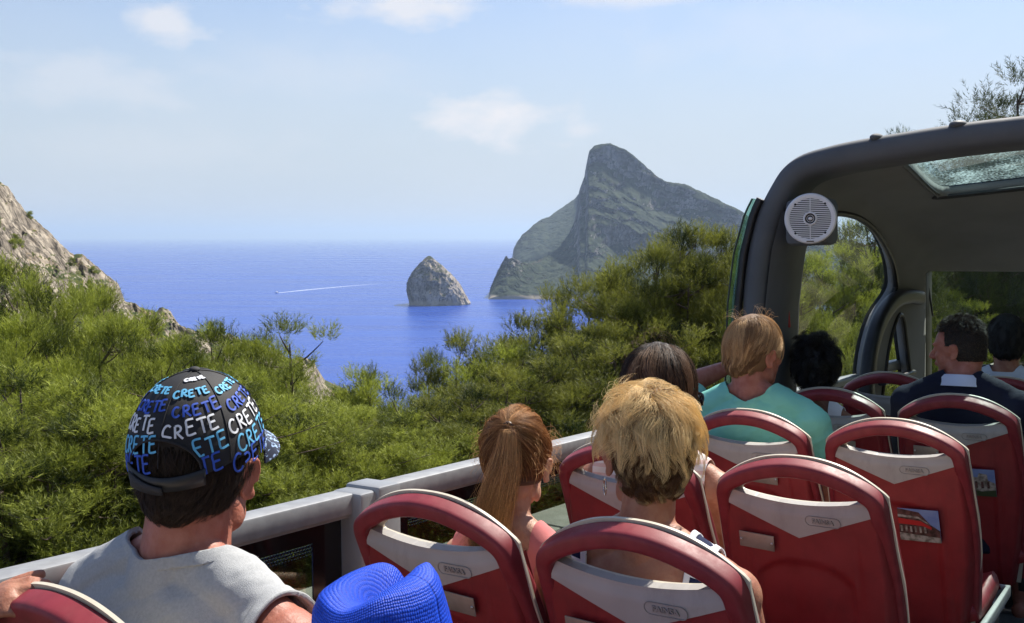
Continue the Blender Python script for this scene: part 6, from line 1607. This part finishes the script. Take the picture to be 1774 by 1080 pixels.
# ---------------------------------------------------------------- tousled black hair
bk_ = make_person('person', 'passenger with tousled black hair and white tank top beside the side window', bat(1415, 640, 1, 4.62), -12, 0, 0, 1.0, (-1.55, 4.66), -2, SK_DEEP, sh_w=.16, bulk=.85, female=True, neckr=.046, vox=.007)
garment(bk_, 'white_tank', cloth_mat('white_tank', (.72, .74, .82)), .008, lambda q: np.minimum(np.maximum(np.abs(q[:, 0]) - .075, (-.05 + .45 * np.abs(q[:, 0])) - q[:, 2]), np.maximum(.13 - np.abs(q[:, 0]), -.21 - q[:, 2])))
M_HBK = hair_mat('hair_black', (.006, .005, .005), (.020, .016, .014), rough=.35)
cap_k = scalp_cap(bk_, 'hair', mat('hair_base_black', (.006, .005, .005), .7), cap_region(-.8, .5, .4, -.3), np.array(1.16), lump=.14, seed=8)
Q, cl, r = strands(bk_, 5200, 9, reg(-.75, .55, .4, -.25), lambda d: whorl_comb((0, -.2, .9), .1)(d) * .6 + np.stack([-.25 + 0 * d[:, 0], -.1 + 0 * d[:, 0], .5 * (d[:, 2] > .1)], 1), lambda d: .045 + .055 * sstep(0, .8, d[:, 2]), lift=lambda d: .4 + .9 * sstep(0, .8, d[:, 2]), off=(.12, .55), clumps=120, clump=.6, jit=.6, seed=61, curl=.2)
hair_obj('strands', place(bk_, Q), .0006, np.clip(.3 + .3 * r.normal(size=(5200, 1)), 0, 1), M_HBK, cap_k)
Q, cl, r = strands(bk_, 260, 10, lambda d: ((d[:, 2] < -.45) & (d[:, 1] < 0)).astype(float), lambda d: np.array([0, -.25, -1]) + 0 * d, lambda d: .11 + 0 * d[:, 0], lift=.2, off=(.0, .1), clumps=26, clump=.4, jit=.2, seed=63, grav=.5, curl=.15)
hair_obj('strands', place(bk_, Q), .0005, .3, M_HBK, cap_k)

# ---------------------------------------------------------------- man in navy, face turned left
nv = make_person('person', 'man with cropped dark hair in a navy sweater over a white collar, head turned left', bat(1662, 602, 1, 4.62), -80, -2, 0, 1.02, (-1.0, 4.68), 2, SK_RED, sh_w=.205, bulk=1.10, neckr=.056, vox=.0055, lean_to=(0, 0), neck_off=(.02, 0, .02))
garment(nv, 'sweater', cloth_mat('navy_knit', (.010, .012, .028), (.014, .017, .036), b=.6), .015, lambda q: np.maximum(np.sqrt((q[:, 0] / .072) ** 2 + ((q[:, 1] - .01) / .078) ** 2) - 1, (.004 + .3 * np.abs(q[:, 0]) - q[:, 2]) * 5), long=True, wrinkle=.003, vox=.007)
cv = []
for t in np.linspace(0, 2 * np.pi, 40, endpoint=False):
    cv.append(nv.NB + nv.Rt @ np.array([.074 * math.sin(t), .004 - .076 * math.cos(t), .016 + .010 * math.cos(t)]) * nv.s)
me = MB().sweep(np.array(cv), np.array([(-.010, -.016), (-.008, .018), (.0, .030), (.012, .018), (.020, -.016)]), closed=True); me.obj('shirt_collar', cloth_mat('collar_white', (.62, .68, .85)), nv.root, smooth=70)
M_HNV = hair_mat('hair_cropped', (.022, .015, .010), (.13, .088, .058))
cap_n = scalp_cap(nv, 'hair', mat('hair_base_crop', (.014, .011, .009), .8), cap_region(-.74, .36, .46, -.12), np.array(1.0))
Q, cl, r = strands(nv, 5200, 5, reg(-.72, .38, .46, -.10), lambda d: np.array([0, -.25, -.5]) + d * .2, lambda d: .008 + .017 * sstep(.0, .8, d[:, 2]), lift=lambda d: .5 + 1.6 * sstep(.1, .8, d[:, 2]), off=(0, .05), clumps=400, clump=.35, jit=.5, seed=71)
hair_obj('strands', place(nv, Q), .0006, np.clip(.4 + .3 * r.normal(size=(5200, 1)) - .2, 0, 1), M_HNV, cap_n)

# ---------------------------------------------------------------- front row person
fr_ = make_person('person', 'dark-haired person in a white shirt under the windscreen, at the right edge', bat(1744, 592, 1, 5.55), -12, 0, 0, 1.0, (-1.0, 5.6), 0, SK_TAN, sh_w=.19, bulk=1.0, vox=.009)
garment(fr_, 'white_shirt', cloth_mat('shirt_white2', (.62, .67, .76)), .014, lambda q: np.maximum(np.sqrt((q[:, 0] / .07) ** 2 + (q[:, 1] / .075) ** 2) - 1, (.035 - q[:, 2]) * 4), sleeves=.7, wrinkle=.003, vox=.009)
cap_f = scalp_cap(fr_, 'hair', mat('hair_base_front', (.006, .006, .006), .7), cap_region(-.85, .5, .4, -.3), np.array(1.12), lump=.04)
Q, cl, r = strands(fr_, 2600, 6, reg(-.8, .55, .4, -.25), lambda d: whorl_comb((0, -.2, .9), .4)(d), lambda d: .05 + 0 * d[:, 0], lift=.4, off=(.1, .2), clumps=150, clump=.5, jit=.3, seed=81)
hair_obj('strands', place(fr_, Q), .0007, .3, M_HBK, cap_f)
# loose bag strap seen through the window-side handle of the empty seat ahead
# ================================================================== HAZE
m = bpy.data.materials.new('haze_air'); m.use_nodes = True; nt = m.node_tree; nt.nodes.clear()
o = nt.nodes.new('ShaderNodeOutputMaterial'); pv = nt.nodes.new('ShaderNodeVolumePrincipled')
pv.inputs['Color'].default_value = (.58, .75, 1.0, 1); pv.inputs['Density'].default_value = HAZE_D; pv.inputs['Anisotropy'].default_value = .25
nt.links.new(pv.outputs[0], o.inputs['Volume'])
hz = MB().box((0, 0, 164), (92000, 92000, 340)).obj('haze', m, smooth=None); tag(hz, kind='stuff')
